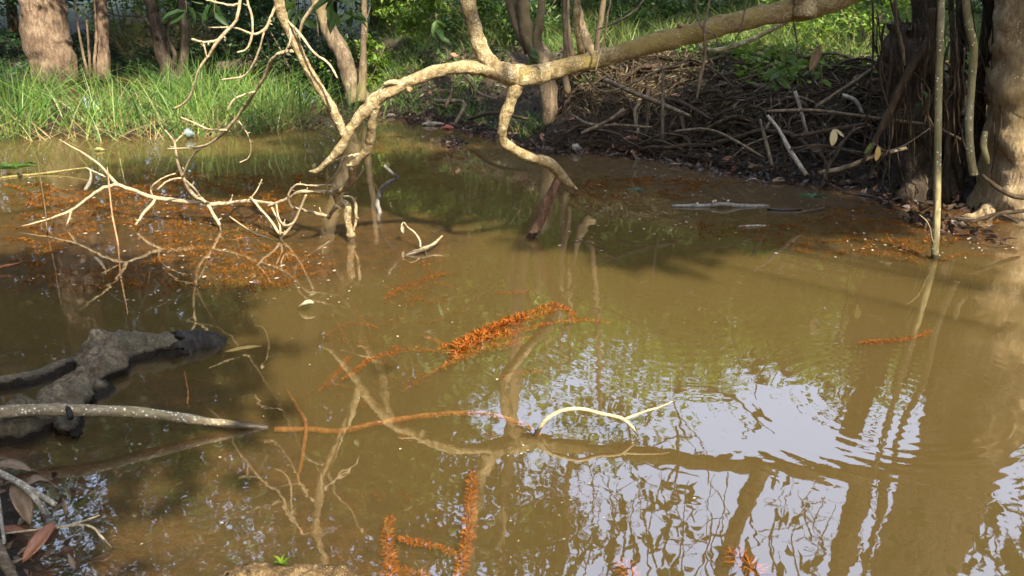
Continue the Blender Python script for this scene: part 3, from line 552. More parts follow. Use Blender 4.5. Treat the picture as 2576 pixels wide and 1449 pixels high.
# ------------------------------------------------------------------ trees of the far bank
def tree(name, label, trunk, bmat, lmat, cs, n, size, extra=(), cat='tree', group=None, sides=14, rfun=None, **kw):
    p = trunk[0]; base = D(p[0], p[1], p[2]) if not isinstance(p[0], Vector) else p[0]
    t = empty(name, base, label, cat, group)
    stem('trunk', trunk, bmat, t, sides=sides+8, n=9, rough=.02, rfun=rfun, disp=(.03, 4) if bmat in (B_GREY, B_DARK, B_FARBIG) and sides > 9 else None, **kw)
    for e in extra: stem('branch', e, bmat, t, sides=8, n=5, rough=.07, wob=.05)
    if cs:
        V, F = crown(cs, n, size); link('crown', mesh('crown', V, tri(F), smooth=False, off=base), lmat, t)
    return t
def up(x, y, Y, dx, top, w): # carry a trunk on upward out of the picture
    p = D(x, y, Y); return (Vector((p.x+dx, Y, top)), w)
tree('big_far_tree', 'thick reddish trunk with knobbly flared base at the far left', [(138,205,18.3,92),(134,150,18.3,104),(120,110,18.3,112),(110,40,18.3,104),(105,0,18.3,100),up(100,0,18.3,-.1,5,.38),up(100,0,18.3,.3,11,.24)], B_FARBIG, L_GREEN,
     [((-10.5, 18, 9), (3.6, 3, 3.4)), ((-7.5, 18.5, 7), (2.6, 2.4, 2)), ((-12.5, 17, 6), (2.4, 2.2, 2.2)), ((-8.2, 17, 12), (3, 2.6, 2.4))], 14000, .22, sides=22, rfun=butt(5, .10, .3, .22))
tree('slim_far_tree', 'slim straight pale brown trunk standing right of the thick far trunk', [(256,200,18.6,44),(256,140,18.6,38),(257,60,18.6,32),(252,0,18.6,31),up(250,0,18.6,.1,5,.11),up(250,0,18.6,.4,9,.08)], B_FARBIG, L_GREEN,
     [((-7.6, 18.8, 9), (2, 2, 2.2)), ((-6.4, 18.4, 6.3), (1.6, 1.6, 1.2))], 3500, .18, extra=([(240,198,18.4,9),(238,150,18.4,8),(243,100,18.4,7),(240,40,18.4,6),(238,-30,18.4,5)], [(222,196,18.4,8),(210,140,18.4,7),(195,60,18.4,5),(186,-10,18.4,4)], [(228,196,18.4,7),(224,130,18.4,6),(218,50,18.4,5)]))
tree('dark_leaning_tree', 'dark leaning trunk rising behind the grass islet', [(438,215,15.5,52),(420,170,15.6,38),(402,110,15.7,32),(388,55,15.8,30),(378,0,15.9,29),up(376,0,16,-.5,4.5,.11),up(376,0,16,-.6,9,.07)], B_DARK, L_DARK,
     [((-6.6, 16, 6.2), (2.6, 2, 2)), ((-5.4, 15.4, 8.6), (2.6, 2.2, 2)), ((-4.0, 15.4, 5.6), (1.6, 1.5, 1.2))], 12000, .18, extra=([(446,212,15.5,30),(462,150,15.6,22),(465,80,15.7,18),(455,0,15.8,16),(450,-80,15.8,14)], [(430,180,15.5,14),(440,140,15.5,11),(425,100,15.5,8),(428,30,15.5,7)], [(398,100,15.6,7),(360,45,15.6,5),(300,40,15.7,4),(270,30,15.7,3)]))
tree('brown_leaning_tree', 'rough brown trunk leaning left behind the diagonal dead branch', [(905,262,13.6,66),(885,210,13.7,48),(862,140,13.8,42),(830,80,13.9,40),(812,30,14,40),(802,0,14,40),up(795,0,14,-.5,4,.12),up(790,0,14,-1.2,8,.07)], B_GREY, L_GREEN,
     [((-4.0, 14, 6.6), (2.2, 2, 1.8)), ((-2.6, 14, 8.6), (2.2, 2, 1.8)), ((-2.2, 13.6, 5.0), (1.5, 1.4, 1))], 12000, .18, extra=([(910,255,13.5,26),(912,190,13.5,20),(914,110,13.5,16),(917,50,13.5,15),(916,0,13.5,14),(914,-80,13.5,12)],))
tree('clump_tree', 'grey multi stemmed tree on the bank behind the limb joint', [(1400,360,10.6,70),(1385,300,10.6,48),(1378,215,10.6,44),(1362,150,10.6,56),(1330,90,10.6,38),(1318,30,10.6,34),(1312,-20,10.6,32),up(1310,0,10.6,-.1,3.5,.08),up(1310,0,10.6,-.3,6,.05)], B_GREY, L_GREEN,
     [((-2.2, 12.0, 4.8), (1.4, 1.2, .9)), ((-.4, 12.4, 6.2), (1.4, 1.4, 1.2)), ((-2.0, 12.8, 5.6), (1.4, 1.3, 1.1))], 10000, .16, extra=([(1375,180,10.5,34),(1352,110,10.5,24),(1358,50,10.5,19),(1362,0,10.5,18),(1360,-60,10.5,16)], [(1335,130,10.7,30),(1300,60,10.7,26),(1284,0,10.7,24),(1280,-60,10.7,22)], [(1428,235,10.5,18),(1420,180,10.5,17),(1424,120,10.5,13),(1420,40,10.5,12),(1422,-30,10.5,11)]))
tree('crooked_sapling', 'crooked thin grey trunk right of the multi stemmed tree', [(1500,140,10.9,34),(1478,115,10.9,26),(1468,75,10.9,22),(1458,40,10.9,19),(1452,0,10.9,18),up(1450,0,10.9,.0,3,.03)], B_GREY, None, None, 0, 0, sides=10)
tree('dark_sapling', 'thin dark stem rising from behind the limb at centre', [(1500,135,10.2,12),(1503,90,10.2,13),(1512,45,10.2,14),(1518,0,10.2,14),up(1520,0,10.2,.1,3.4,.025)], B_GREY, L_GREEN, [((1.3, 10.2, 3.6), (.7, .7, .5))], 500, .1, sides=9)
tree('forked_sapling', 'pale slim forked stem left of the thin dark stem', [(1440,190,10.7,14),(1437,120,10.7,12),(1428,60,10.7,12),(1427,0,10.7,11),up(1427,0,10.7,0,3,.02)], B_GREY, None, None, 0, 0, sides=9)
# the wood closing the view, sparser and lower towards the right where the sky opens
k = 0
WOOD = [(-19,26,13,'dense dark tree far behind the thick left trunk'),(-15,30,14,'tall dark tree behind the slim far trunk'),(-11,33,15,'tall green tree behind the dry grass'),(-7.5,28,13,'broad tree behind the dark leaning trunk'),(-4,31,14,'broad tree behind the brown leaning trunk'),
    (-1,29,12,'green tree far behind the limb fork'),(2.5,33,10.5,'green tree far behind the multi stemmed tree'),(6,30,9.5,'round tree far behind the bank grass'),(10,34,10.5,'low tree far beyond the bank grass at right'),(14,30,9.5,'round tree far behind the black stump'),(18,33,11,'dark tree far behind the right trunk'),
    (-24,20,15,'dark tree on the far left bank beyond the frame edge'),(-13.5,22,12,'leafy tree between thick and slim far trunks'),(-2.8,20,8.5,'leafy tree right of the brown leaning trunk'),(22,24,12,'tree at far right beyond the big trunk')]
for x, y, h, lab in WOOD:
    z = H1(x, y); b = Vector((x, y, z-.1)); r = h*.24
    cs = [((x, y, z+h*.72), (r*1.15, r, h*.25)), ((x-r*.7, y-.6, z+h*.5), (r*.8, r*.8, h*.2)), ((x+r*.8, y-.4, z+h*.46), (r*.8, r*.8, h*.2)), ((x+.3, y-r*.6, z+h*.30), (r*.9, r*.7, h*.13))]
    tree('wood_tree', lab, [(b, .28), (Vector((x+.2, y, z+h*.3)), .2), (Vector((x-.1, y, z+h*.7)), .09)], B_GREY, (L_DARK, L_GREEN, L_GREEN)[k % 3], cs, 9500 if x < 1 else 6000, .32, group='trees of the wood behind', sides=9); k += 1
UNDER = [(-16,20.5,5.5,'low dense tree at far left beyond the thick trunk'),(-12.6,23.5,6.5,'low dense tree behind the thick far trunk'),(-9.6,25,6.5,'low dense tree behind the slim far trunk'),(-4.2,21.5,5.5,'low dense tree behind the dark bush'),(-3.2,23,6,'low dense tree behind the brown leaning trunk'),(-.6,20,5.5,'low dense tree behind the limb fork'),
    (1.8,19,5.0,'low leafy tree behind the multi stemmed tree'),(4.4,19,5.7,'low leafy tree beyond the bank grass'),(7.2,18,5.6,'low leafy tree right of the bank grass'),(9.6,15.5,5.2,'low leafy tree behind the black stump'),(12.5,17,6,'low leafy tree behind the big right trunk'),(1.0,22,9.6,'tall tree far behind the clump of grey stems'),(5.9,21.5,6.7,'low tree beyond the bank grass above the limb'),(10.6,21,6.9,'low tree far behind the right trunk'),(3.0,25,7.5,'middling tree far beyond the bank grass'),(8.5,24,7.5,'middling tree far behind the limb end')]
for k, (x, y, h, lab) in enumerate(UNDER):
    z = H1(x, y); b = Vector((x, y, z-.1)); r = h*.36
    cs = [((x, y, z+h*.66), (r*1.1, r*.9, h*.3)), ((x-r*.8, y-.3, z+h*.36), (r*.8, r*.7, h*.24)), ((x+r*.8, y-.4, z+h*.38), (r*.8, r*.7, h*.26))]
    tree('low_tree', lab, [(b, .14), (Vector((x+.1, y, z+h*.3)), .1), (Vector((x-.1, y, z+h*.7)), .05)], B_GREY, (L_LIME if x > -1 else (L_GREEN, L_DARK, L_GREEN)[k % 3]), cs, 8500, .22, group='low trees of the wood behind', sides=8)  # right-hand trees get lime leaves: sunlight put into their colour
# the wood goes on behind the viewer and on both sides
BACK = [(-9,-3,11),(-13,3,13),(-17,9,13),(-6,-9,13),(-1,-12,9),(4,-14,9),(9,-14,9),(13,-9,11),(17,-7,11),(15,-1,12),(19,2,12),(16,7,12),(13,11,11),(-11,-10,14),(-20,-4,14),(22,-14,9),(-13,-3,12),(-16,14,11),(-9.5,4,11),(9.5,7.8,9),(11,3,11),(12,-4,10),(-3,-6,9),(-21,12,13)]
for q, (x, y, h) in enumerate(BACK):
    z = H1(x, y); b = Vector((x, y, z-.1)); r = h*.27
    cs = [((x, y, z+h*.7), (r*1.15, r*1.1, h*.26)), ((x-r*.6, y+.4, z+h*.42), (r, r, h*.2)), ((x+r*.7, y-.4, z+h*.40), (r, r, h*.2)), ((x, y, z+h*.18), (r, r, h*.12))]
    tree('wood_tree', 'tree of the wood on the near side, outside the picture', [(b, .28), (Vector((x+.2, y, z+h*.3)), .2), (Vector((x-.1, y, z+h*.7)), .09)], B_GREY, L_GREEN, cs, 4200, .5, group='trees of the wood behind the viewer', sides=8)
sky_block = [((X + rng.uniform(-.5, .5), Y + rng.uniform(-.5, .5), 12 + rng.uniform(-.6, .8)), (1.7, 1.5, .6)) for X in np.arange(-10, 11.5, 2.5) for Y in (3.8, 6.0, 8.2, 10.4, 12.6) if not (X > -1 and Y > 8.5) and not (0 < X < 6.6 and Y < 5) and not (-6 < X < -1.5 and 5 < Y < 11)] + [((X, Y, 12), (1.7, 1.5, .6)) for X in (-9.5, -7, -4.5) for Y in (-4.5, -2.2, 0, 1.8)]  # leaf masses added overhead to cut sky light, gaps left for the sun
tree('added_canopy_tree', 'broad unseen tree added on the near left bank to block sky light overhead', [(Vector((-6, .5, .3)), .3), (Vector((-5.6, 1, 4)), .24), (Vector((-4.4, 3.2, 11.5)), .14)], B_GREY, L_GREEN, [((-4.8, 3.4, 8.8), (2.0, 1.8, .9)), ((-6.6, 5, 8.6), (2.2, 2, 1)), ((-7, -1, 8.5), (2.4, 2.2, 1)), ((3.6, -1.0, 11.5), (1.8, 1.5, .9))] + [q for q in sky_block if q[0][0] <= 1], 17000, .42, sides=10)
tree('added_canopy_tree', 'broad unseen tree added on the right bank to block sky light overhead', [(Vector((8.4, 7.6, .5)), .3), (Vector((8, 7.5, 5)), .24), (Vector((6, 7.4, 11.6)), .14)], B_GREY, L_GREEN, [q for q in sky_block if q[0][0] > 1], 11000, .42, sides=10)
# ------------------------------------------------------------------ bushes filling the bank behind
def bush(name, label, c, r, n, size, mat, stems=5, group='bushes on the far bank'):
    z = H1(c[0], c[1]); b = Vector((c[0], c[1], z)); t = empty(name, b, label, 'bush', group); tw = []
    for _ in range(stems):
        e = Vector((c[0]+rng.normal(0, r[0]*.5), c[1]+rng.normal(0, r[1]*.4), z+r[2]*rng.uniform(1.0, 1.9)))
        s0 = b + Vector((rng.normal(0, .12), rng.normal(0, .12), -.05)); mid = s0.lerp(e, .5)+Vector(tuple(rng.normal(0, .1, 3)))
        V, F = tube([s0, mid, e], [.02, .014, .005], sides=5, n=4, wob=.4); link('stem', mesh('stem', V, F, off=b), B_STICK, t)
    V, F = crown([((c[0], c[1], z+r[2]), r)], n, size, LEAF2, .48, .5); link('foliage', mesh('foliage', V, tri(F), smooth=False, off=b), mat, t)
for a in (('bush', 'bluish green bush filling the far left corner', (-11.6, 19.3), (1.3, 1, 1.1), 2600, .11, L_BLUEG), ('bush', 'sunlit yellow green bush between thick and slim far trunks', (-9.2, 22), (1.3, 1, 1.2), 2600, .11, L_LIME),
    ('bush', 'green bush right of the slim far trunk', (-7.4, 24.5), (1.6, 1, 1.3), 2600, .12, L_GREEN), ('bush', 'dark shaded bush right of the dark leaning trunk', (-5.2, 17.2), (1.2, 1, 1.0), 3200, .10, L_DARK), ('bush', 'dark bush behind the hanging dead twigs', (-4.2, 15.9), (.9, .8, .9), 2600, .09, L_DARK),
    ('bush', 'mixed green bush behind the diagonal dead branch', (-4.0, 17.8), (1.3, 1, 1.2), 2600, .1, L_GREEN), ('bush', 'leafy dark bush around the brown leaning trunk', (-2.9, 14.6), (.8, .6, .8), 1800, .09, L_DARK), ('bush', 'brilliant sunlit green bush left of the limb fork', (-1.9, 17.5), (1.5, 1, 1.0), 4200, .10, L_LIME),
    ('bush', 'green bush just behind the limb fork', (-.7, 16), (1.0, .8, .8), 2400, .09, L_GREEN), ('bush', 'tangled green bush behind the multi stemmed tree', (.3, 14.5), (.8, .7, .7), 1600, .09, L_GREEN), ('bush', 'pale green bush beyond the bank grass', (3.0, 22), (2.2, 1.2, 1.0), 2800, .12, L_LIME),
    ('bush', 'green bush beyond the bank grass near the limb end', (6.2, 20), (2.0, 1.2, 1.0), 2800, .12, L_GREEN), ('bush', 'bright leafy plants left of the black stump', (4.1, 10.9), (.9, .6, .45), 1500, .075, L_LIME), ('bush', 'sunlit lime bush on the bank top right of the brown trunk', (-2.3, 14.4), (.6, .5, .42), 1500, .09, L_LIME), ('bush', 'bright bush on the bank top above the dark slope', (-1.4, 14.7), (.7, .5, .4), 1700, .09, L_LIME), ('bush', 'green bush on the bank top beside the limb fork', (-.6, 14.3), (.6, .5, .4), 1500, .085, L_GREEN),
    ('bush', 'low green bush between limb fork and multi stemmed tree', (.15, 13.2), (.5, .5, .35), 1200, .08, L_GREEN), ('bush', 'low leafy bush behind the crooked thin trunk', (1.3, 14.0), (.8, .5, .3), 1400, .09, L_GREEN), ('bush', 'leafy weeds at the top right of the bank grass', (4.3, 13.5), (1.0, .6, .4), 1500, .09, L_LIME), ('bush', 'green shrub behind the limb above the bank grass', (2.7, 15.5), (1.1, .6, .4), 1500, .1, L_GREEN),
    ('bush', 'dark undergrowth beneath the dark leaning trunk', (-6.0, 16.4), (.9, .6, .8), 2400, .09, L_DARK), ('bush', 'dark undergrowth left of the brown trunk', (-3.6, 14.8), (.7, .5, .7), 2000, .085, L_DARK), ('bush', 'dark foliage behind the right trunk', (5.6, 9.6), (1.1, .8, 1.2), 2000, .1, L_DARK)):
    bush(*a)
# leafy creeper on the right bank below the limb
def creeper(name, label, xs, ys, Y0, n, size, mat):
    P = []
    for _ in range(n):
        x = rng.uniform(*xs); y = rng.uniform(*ys); r = ray(x, y); t = Y0/r.y
        for s in np.linspace(.9, 1.35, 28):
            q = Vector((0, 0, H_CAM)) + r*(t*s)
            if q.z < H1(q.x, q.y) + .10: break
        P.append((q.x, q.y, q.z+rng.uniform(0, .05)))
    P = np.array(P); b = Vector(tuple(P[np.argmin(P[:, 2])])); t = empty(name, b, label, 'creeper')
    for k in range(5):
        a = P[rng.integers(0, len(P))]; c = P[rng.integers(0, len(P))]; V, F = tube([a, (a+c)/2+np.array([0, -.05, .05]), c], [.005, .005, .003], sides=5, n=5, wob=1); link('stem', mesh('stem', V, F, off=b), B_STICK, t)
    V, F = leafmass(P, size, tm=LEAF2, ar=.55); link('foliage', mesh('foliage', V, tri(F), smooth=False, off=b), mat, t)
creeper('creeper', 'sunlit creeper with small leaves just below the limb at right', (1840, 2030), (70, 215), 9.4, 620, .095, L_LIME)
creeper('creeper', 'creeper spreading along the bank top left of the black stump', (2000, 2215), (20, 115), 9.2, 650, .095, L_LIME)
creeper('creeper', 'leafy herb trailing over the bank left of the brown trunk base', (800, 900), (150, 250), 12.6, 160, .09, L_GREEN)
creeper('creeper', 'dark leafy plants on the slope above the pale wood chunk', (1000, 1110), (120, 200), 12.2, 170, .085, L_GREEN)
creeper('creeper', 'leafy tufts on the dark slope behind the arched limb', (1100, 1290), (110, 230), 11.6, 200, .08, L_GREEN)
creeper('creeper', 'trailing leaves at the bank foot under the limb left of the joint', (1040, 1250), (215, 275), 11.4, 130, .07, L_GREEN)
creeper('creeper', 'leafy stems among the roots under the limb at centre', (1440, 1560), (140, 230), 9.6, 130, .07, L_GREEN)
creeper('creeper', 'leaves spilling over the bank edge below the limb at right of centre', (1720, 1900), (90, 140), 9.6, 220, .08, L_LIME)
creeper('creeper', 'leaves spilling down the bank beside the salmon leaves', (1960, 2200), (90, 190), 9.0, 320, .085, L_LIME)
creeper('creeper', 'small leaved creeper hanging over the upper roots', (1700, 1860), (110, 190), 9.4, 150, .06, L_GREEN)
# hanging vines in front of the bank
for pts, lab in (([(1792,-40,5.4,6),(1782,20,5.35,6),(1772,70,5.3,7),(1773,140,5.3,8),(1765,180,5.3,9),(1757,225,5.3,8),(1752,250,5.3,4)], 'knotty vine hanging in front of the limb at right of centre'),
                 ([(1540,-20,5.2,4),(1528,40,5.2,5),(1520,100,5.2,5),(1505,150,5.22,5),(1498,180,5.22,3)], 'thin pale vine hanging across the middle of the limb'),
                 ([(1880,-10,5.5,4),(1868,50,5.45,4),(1850,100,5.45,4),(1830,125,5.45,3)], 'thin vine crossing the limb near its upper right end'),
                 ([(1752,-30,5.5,6),(1755,40,5.45,6),(1770,75,5.42,6),(1800,90,5.42,5),(1806,115,5.42,3)], 'short forked vine dangling over the limb'),
                 ([(1752,100,6.4,9),(1765,120,6.4,11),(1790,127,6.4,12),(1840,118,6.4,12),(1890,100,6.4,12),(1950,70,6.4,11),(2020,30,6.3,10),(2060,-10,6.3,9)], 'curved bare bough sweeping under the limb at right'),
                 ([(1470,185,7.2,4),(1490,215,7.2,5),(1520,230,7.2,5),(1580,215,7.2,6),(1650,180,7.2,6),(1720,155,7.2,6),(1770,125,7.2,5)], 'slack vine looping below the limb'),
                 ([(2000,-20,7.0,5),(1995,40,7.0,5),(2005,110,7.0,4),(2000,160,7.0,4)], 'thin dark vine hanging left of the black stump'),
                 ([(2250,-20,6.9,9),(2255,60,6.9,9),(2270,120,6.9,9),(2275,165,6.9,6)], 'dark vine hanging in front of the black stump'),
                 ([(1625,-10,9,5),(1600,25,9,6),(1570,45,9,5),(1530,65,9,5),(1495,76,9,4)], 'thin arching twig above the limb at centre'),
                 ([(1240,250,7.5,7),(1200,230,7.5,6),(1180,205,7.5,6),(1165,188,7.5,5)], 'bare twig sloping down behind the limb left of the joint')):
    stem('vine', pts, B_POLE if 'curved' in lab else B_STICK, None, lab, 'vine', 'vines and bare twigs round the limb', sides=7, n=5, rough=.1, wob=.1)
# ------------------------------------------------------------------ unseen trees added out of the frame to shade banks and water
def shade(label, g, z, r, n, base=None, size=.24, mat=None):
    """A tree whose crown stands up-sun of the ground point g, so that its shade falls there."""
    c = Vector((g[0], g[1], g[2])) + SUN*((z-g[2])/SUN.z)
    bx, by = base or (c.x+.5, c.y-.4); b = Vector((bx, by, H1(bx, by)-.1))
    tree('added_shade_tree', label, [(b, .10), (Vector(((bx+c.x)/2+.2, (by+c.y)/2-.2, c.z*.5)), .04), (Vector((c.x, c.y, c.z*.95)), .015)], B_GREY, mat or L_GREEN, [(tuple(c), r), ((c.x+r[0]*.3, c.y-r[1]*.2, c.z+r[2]*.5), (r[0]*.8, r[1]*.8, r[2]*.8))], n, size, sides=9)
shade('added leafy tree on the right bank outside the frame shading the root tangle', (1.7, 8.8, .4), 6.5, (2.0, 1.2, 1.1), 9500, (10.5, 4))
shade('added leafy tree behind the viewer shading the lower left water', (-2.45, 3.35, 0), 5.0, (1.1, 1.5, 1.1), 4300, (-3.5, -2.4))
shade('added tall tree behind the viewer shading the water at the left edge', (-3.0, 4.1, 0), 6.5, (1.4, .9, 1.0), 4200, (-4.5, -4.2))
shade('added leafy tree right of the viewer shading the far shallows', (1.8, 6.9, 0), 6.0, (1.4, .55, .6), 4600, (9.5, -2.4))
shade('added slender tree right of the viewer shading the far pool', (-.3, 8.8, 0), 6.8, (1.4, 1.0, .8), 4600, (9, -2.4))
shade('added thin crowned tree right of the viewer dappling the limb', (1.9, 5.6, 1.5), 6.2, (.9, .5, .5), 1300, (10, -3.6))
shade('added spreading tree right of the viewer shading the water behind the stub arm', (0, 7.8, 0), 7.2, (1.5, .7, .7), 4200, (9, -1.2))
shade('added airy tree right of the viewer dappling the water before the islet', (-2.4, 8.8, 0), 7.6, (1.7, .9, .8), 2200, (-9, 3))
shade('added small tree right of the viewer dappling the water round the stub arm', (.75, 6.3, 0), 6.4, (.8, .5, .5), 1500, (9.5, -3))
# ------------------------------------------------------------------ root tangle on the right bank
rb = empty('root_tangle', Vector((2.2, 8.8, .2)), 'tangle of bare roots and twigs covering the dark right bank', 'roots')
def on_bank(x, y, Y0=7.0, lift=.02):       # the ground point seen at (x, y)
    r = ray(x, y); best = None
    for t in np.linspace(Y0/r.y, (Y0+8)/r.y, 160):
        q = Vector((0, 0, H_CAM)) + r*t
        if q.z <= H1(q.x, q.y)+lift: return Vector((q.x, q.y, H1(q.x, q.y)+lift))
    return q
def root_between(x0, y0, x1, y1, r0, r1, arch=.05, lift=.03):
    a = on_bank(x0, y0, 6.2, lift); b = on_bank(x1, y1, 6.2, lift); pts = []
    for t in np.linspace(0, 1, 5):
        p = a.lerp(b, t); p.z = max(p.z, H1(p.x, p.y)+.01) + arch*math.sin(math.pi*t) + rng.normal(0, .015); p.y -= arch*.8*math.sin(math.pi*t); p.x += rng.normal(0, .025); pts.append(p)
    return tube(pts, np.linspace(r0, r1, 5), sides=6, n=3, rough=.08, wob=.12)
nr = 0
def clampy(x, y):                          # stay above the waterline
    wl = np.interp(x, [1350, 1500, 1700, 1900, 2100, 2300, 2450], [372, 368, 396, 434, 460, 496, 520]); return min(y, wl)
while nr < 290:
    x0 = rng.uniform(1420, 2340); y0 = rng.uniform(120 + (x0-1420)*.03, 330 + (x0-1420)*.14)
    a = rng.choice([rng.uniform(.25, .9), rng.uniform(2.2, 2.9), rng.uniform(1.2, 1.9), rng.uniform(-.2, .2)]); ln = rng.uniform(60, 260)
    x1 = np.clip(x0 + ln*math.cos(a), 1380, 2420); y1 = clampy(x1, y0 + ln*math.sin(a)*.6)
    r0 = rng.choice([.005, .007, .011, .018, .03], p=[.3, .26, .19, .14, .11])
    V, F = root_between(x0, clampy(x0, y0), x1, y1, r0, r0*.6, rng.uniform(.0, .12))
    link('root', mesh('root', V, F, off=rb.location), B_ROOT if rng.uniform() < .92 else B_STICK, rb); nr += 1
# fine rootlets: too small to pick apart
tw = []
for _ in range(900):
    x0 = rng.uniform(1390, 2400); y0 = clampy(x0, rng.uniform(150, 470)); x1 = x0+rng.normal(0, 60); y1 = clampy(x1, y0+rng.normal(20, 35))
    V, F = root_between(x0, y0, x1, y1, .004, .002, rng.uniform(0, .06)); tw.append((V, F))
V, F = join(tw); link('rootlet', mesh('rootlet', V, F, off=rb.location), B_ROOT, rb, kind='stuff')
# sticks that stand out on the bank
SK = [([(1462,335,7.9,8),(1540,298,7.9,9),(1570,275,7.9,9)], B_STICK, 'pale pointed stick slanting up from the water near the multi stemmed tree'),
 ([(1520,200,8.6,11),(1600,236,8.5,12),(1680,268,8.4,11),(1735,292,8.3,10)], B_STICK, 'long straight stick running down across the middle of the root tangle'),
 ([(1666,350,7.9,9),(1667,280,7.95,9),(1668,180,8.0,8)], B_STICK, 'upright thin stick standing in the root tangle'),
 ([(1930,290,7.6,8),(1955,320,7.5,9),(1985,375,7.35,12),(2028,440,7.2,13)], B_WHITE, 'whitish ringed stick reaching down to the water edge at right'),
 ([(1912,300,7.7,6),(1925,350,7.6,9),(1942,418,7.4,10)], B_STICK, 'grey stick left of the whitish ringed stick'),
 ([(2000,230,8.0,9),(2012,270,7.95,9),(2030,335,7.9,8)], B_WHITE, 'short pale stick leaning above the whitish ringed stick'),
 ([(2050,270,8.0,9),(2120,225,8.0,10),(2215,160,8.0,10)], B_STICK, 'thick grey root rising toward the black stump'),
 ([(2120,240,7.9,10),(2150,252,7.85,11),(2170,285,7.8,8)], B_WHITE, 'short whitish broken branch below the black stump'),
 ([(1932,280,7.7,7),(2050,278,7.6,8),(2150,290,7.5,8),(2250,303,7.4,8),(2350,318,7.2,7),(2420,352,7.0,6)], B_STICK, 'long thin stem lying across the bank behind the slender stem'),
 ([(1990,345,7.4,9),(2100,325,7.3,11),(2180,312,7.3,9)], B_ROOT, 'dark stick lying level in front of the root tangle'),
 ([(2060,435,7.1,11),(2130,420,7.1,12),(2180,400,7.1,11),(2280,372,7.1,9)], B_STICK, 'curved grey stick low on the bank beside the water'),
 ([(1990,375,7.3,6),(2060,365,7.3,7),(2160,388,7.3,6)], B_ROOT, 'thin dark stick bent over the lower bank'),
 ([(2060,480,6.9,5),(2090,410,7.0,8),(2120,360,7.0,7),(2150,320,7.1,5)], B_DARK, 'dark leaning stick rising out of the water edge'),
 ([(1700,330,7.9,6),(1780,325,7.8,7),(1860,360,7.6,7),(1920,395,7.5,5)], B_STICK, 'forked grey twig lying above the water edge at centre right'),
 ([(1640,320,7.9,6),(1560,315,8.0,7),(1480,312,8.1,8),(1440,290,8.2,7)], B_STICK, 'slim stick lying along the foot of the bank'),
 ([(1330,300,10.3,8),(1240,285,10.8,9),(1180,300,11.2,8)], B_ROOT, 'dark stick on the muddy shore left of the clump'),
 ([(1120,270,11.6,9),(1135,235,11.6,8),(1140,210,11.6,6)], B_STICK, 'thin branch standing on the muddy shore behind the arched limb'),
 ([(1100,255,11.8,12),(1170,262,11.5,10),(1145,310,11.3,9)], B_STICK, 'grey bent branch lying on the muddy shore behind the arched limb')]
for pts, mt, lab in SK: stem('stick', pts, mt, None, lab, 'stick', 'sticks on the right bank', sides=7, n=4, rough=.08, wob=.06, ragged=.5)
stem('fallen_log', [(548,172,15.0,30),(600,165,15.0,34),(660,158,15.0,34),(722,160,15.0,26)], B_DARK, None, 'dark log lying on the bank behind the hanging dead twigs', 'log', sides=12, n=5, rough=.1, ragged=.4)
# ------------------------------------------------------------------ left foreground: rotten log, lichen stick, litter
lg = empty('rotten_log', W(300, 930), 'half sunken rotten log with a charred end at lower left', 'log')
def wl(x, y, z, r): return (W(x, y, z), r)
stem('trunk', [wl(480,878,-.005,.07), wl(420,880,.0,.09), wl(370,885,.0,.105), wl(310,892,.005,.12), wl(270,910,.005,.12), wl(240,945,.0,.105), wl(215,985,.0,.10), wl(170,1020,.0,.095), wl(110,1060,.0,.10), wl(40,1085,.0,.105), wl(-60,1110,.0,.10)], B_LOG, lg, sides=44, n=16, rough=.012, disp=(.05, 7))
stem('charred_end', [wl(440,880,.0,.09), wl(490,870,-.003,.082), wl(540,863,-.008,.062), wl(566,859,-.012,.035)], B_CHAR, lg, sides=32, n=14, rough=.02, ragged=.3, disp=(.018, 11))['label'] = 'black charred tapering end of the log'
for p in ([wl(300,872,.07,.06), wl(262,878,.07,.05), wl(236,892,.04,.03)], [wl(165,1045,.03,.06), wl(175,1078,.02,.05), wl(200,1095,.0,.03)]):
    stem('knot', p, B_LOG, lg, sides=24, n=8, rough=.03, disp=(.04, 9))
stem('sunken_log', [wl(-60,985,-.01,.05), wl(60,965,-.005,.05), wl(170,925,-.005,.045), wl(235,898,-.01,.035)], B_LOG, None, 'dark nearly submerged log left of the rotten log', 'log', sides=10, n=6, rough=.1)
stem('lichen_stick', [wl(-80,1040,.15,.024), wl(0,1036,.145,.023), wl(90,1031,.135,.023), wl(165,1031,.13,.024), wl(250,1033,.115,.022), wl(330,1037,.095,.022), wl(450,1050,.06,.019), wl(560,1066,.025,.017), wl(640,1073,.005,.015), wl(676,1076,-.005,.013)], B_LICH, None, 'pale lichen spotted stick lying across the log into the water', 'stick', sides=12, n=6, rough=.07)
stem('black_twig_stub', [wl(178,1052,.13,.012), wl(172,1030,.15,.011), wl(168,1022,.16,.006)], B_CHAR, None, 'small black twig stub on the lichen stick', 'twig', sides=7, n=3)
# submerged silted branch and its forked dry tip
stem('silted_branch', [wl(690,1080,-.025,.011), wl(770,1080,-.035,.012), wl(860,1084,-.04,.012), wl(940,1066,-.036,.012), wl(1040,1050,-.032,.012), wl(1150,1040,-.03,.012), wl(1240,1046,-.026,.012), wl(1310,1066,-.02,.012), wl(1356,1092,-.006,.011)], B_RUST, None, 'orange silt covered branch just under the water in the middle', 'branch', sides=9, n=7, rough=.14)
f = empty('forked_twig', W(1352, 1092), 'pale dry forked twig rising from the water at lower centre', 'twig')
stem('stem', [wl(1346,1096,-.015,.009), wl(1356,1080,.02,.0085), wl(1378,1052,.07,.0085), wl(1418,1032,.10,.008), wl(1460,1028,.11,.0075), wl(1510,1040,.09,.007), wl(1570,1056,.07,.007), wl(1590,1074,.04,.006), wl(1606,1096,.01,.004)], B_TWIG, f, sides=9, n=5, rough=.08, wob=.05)
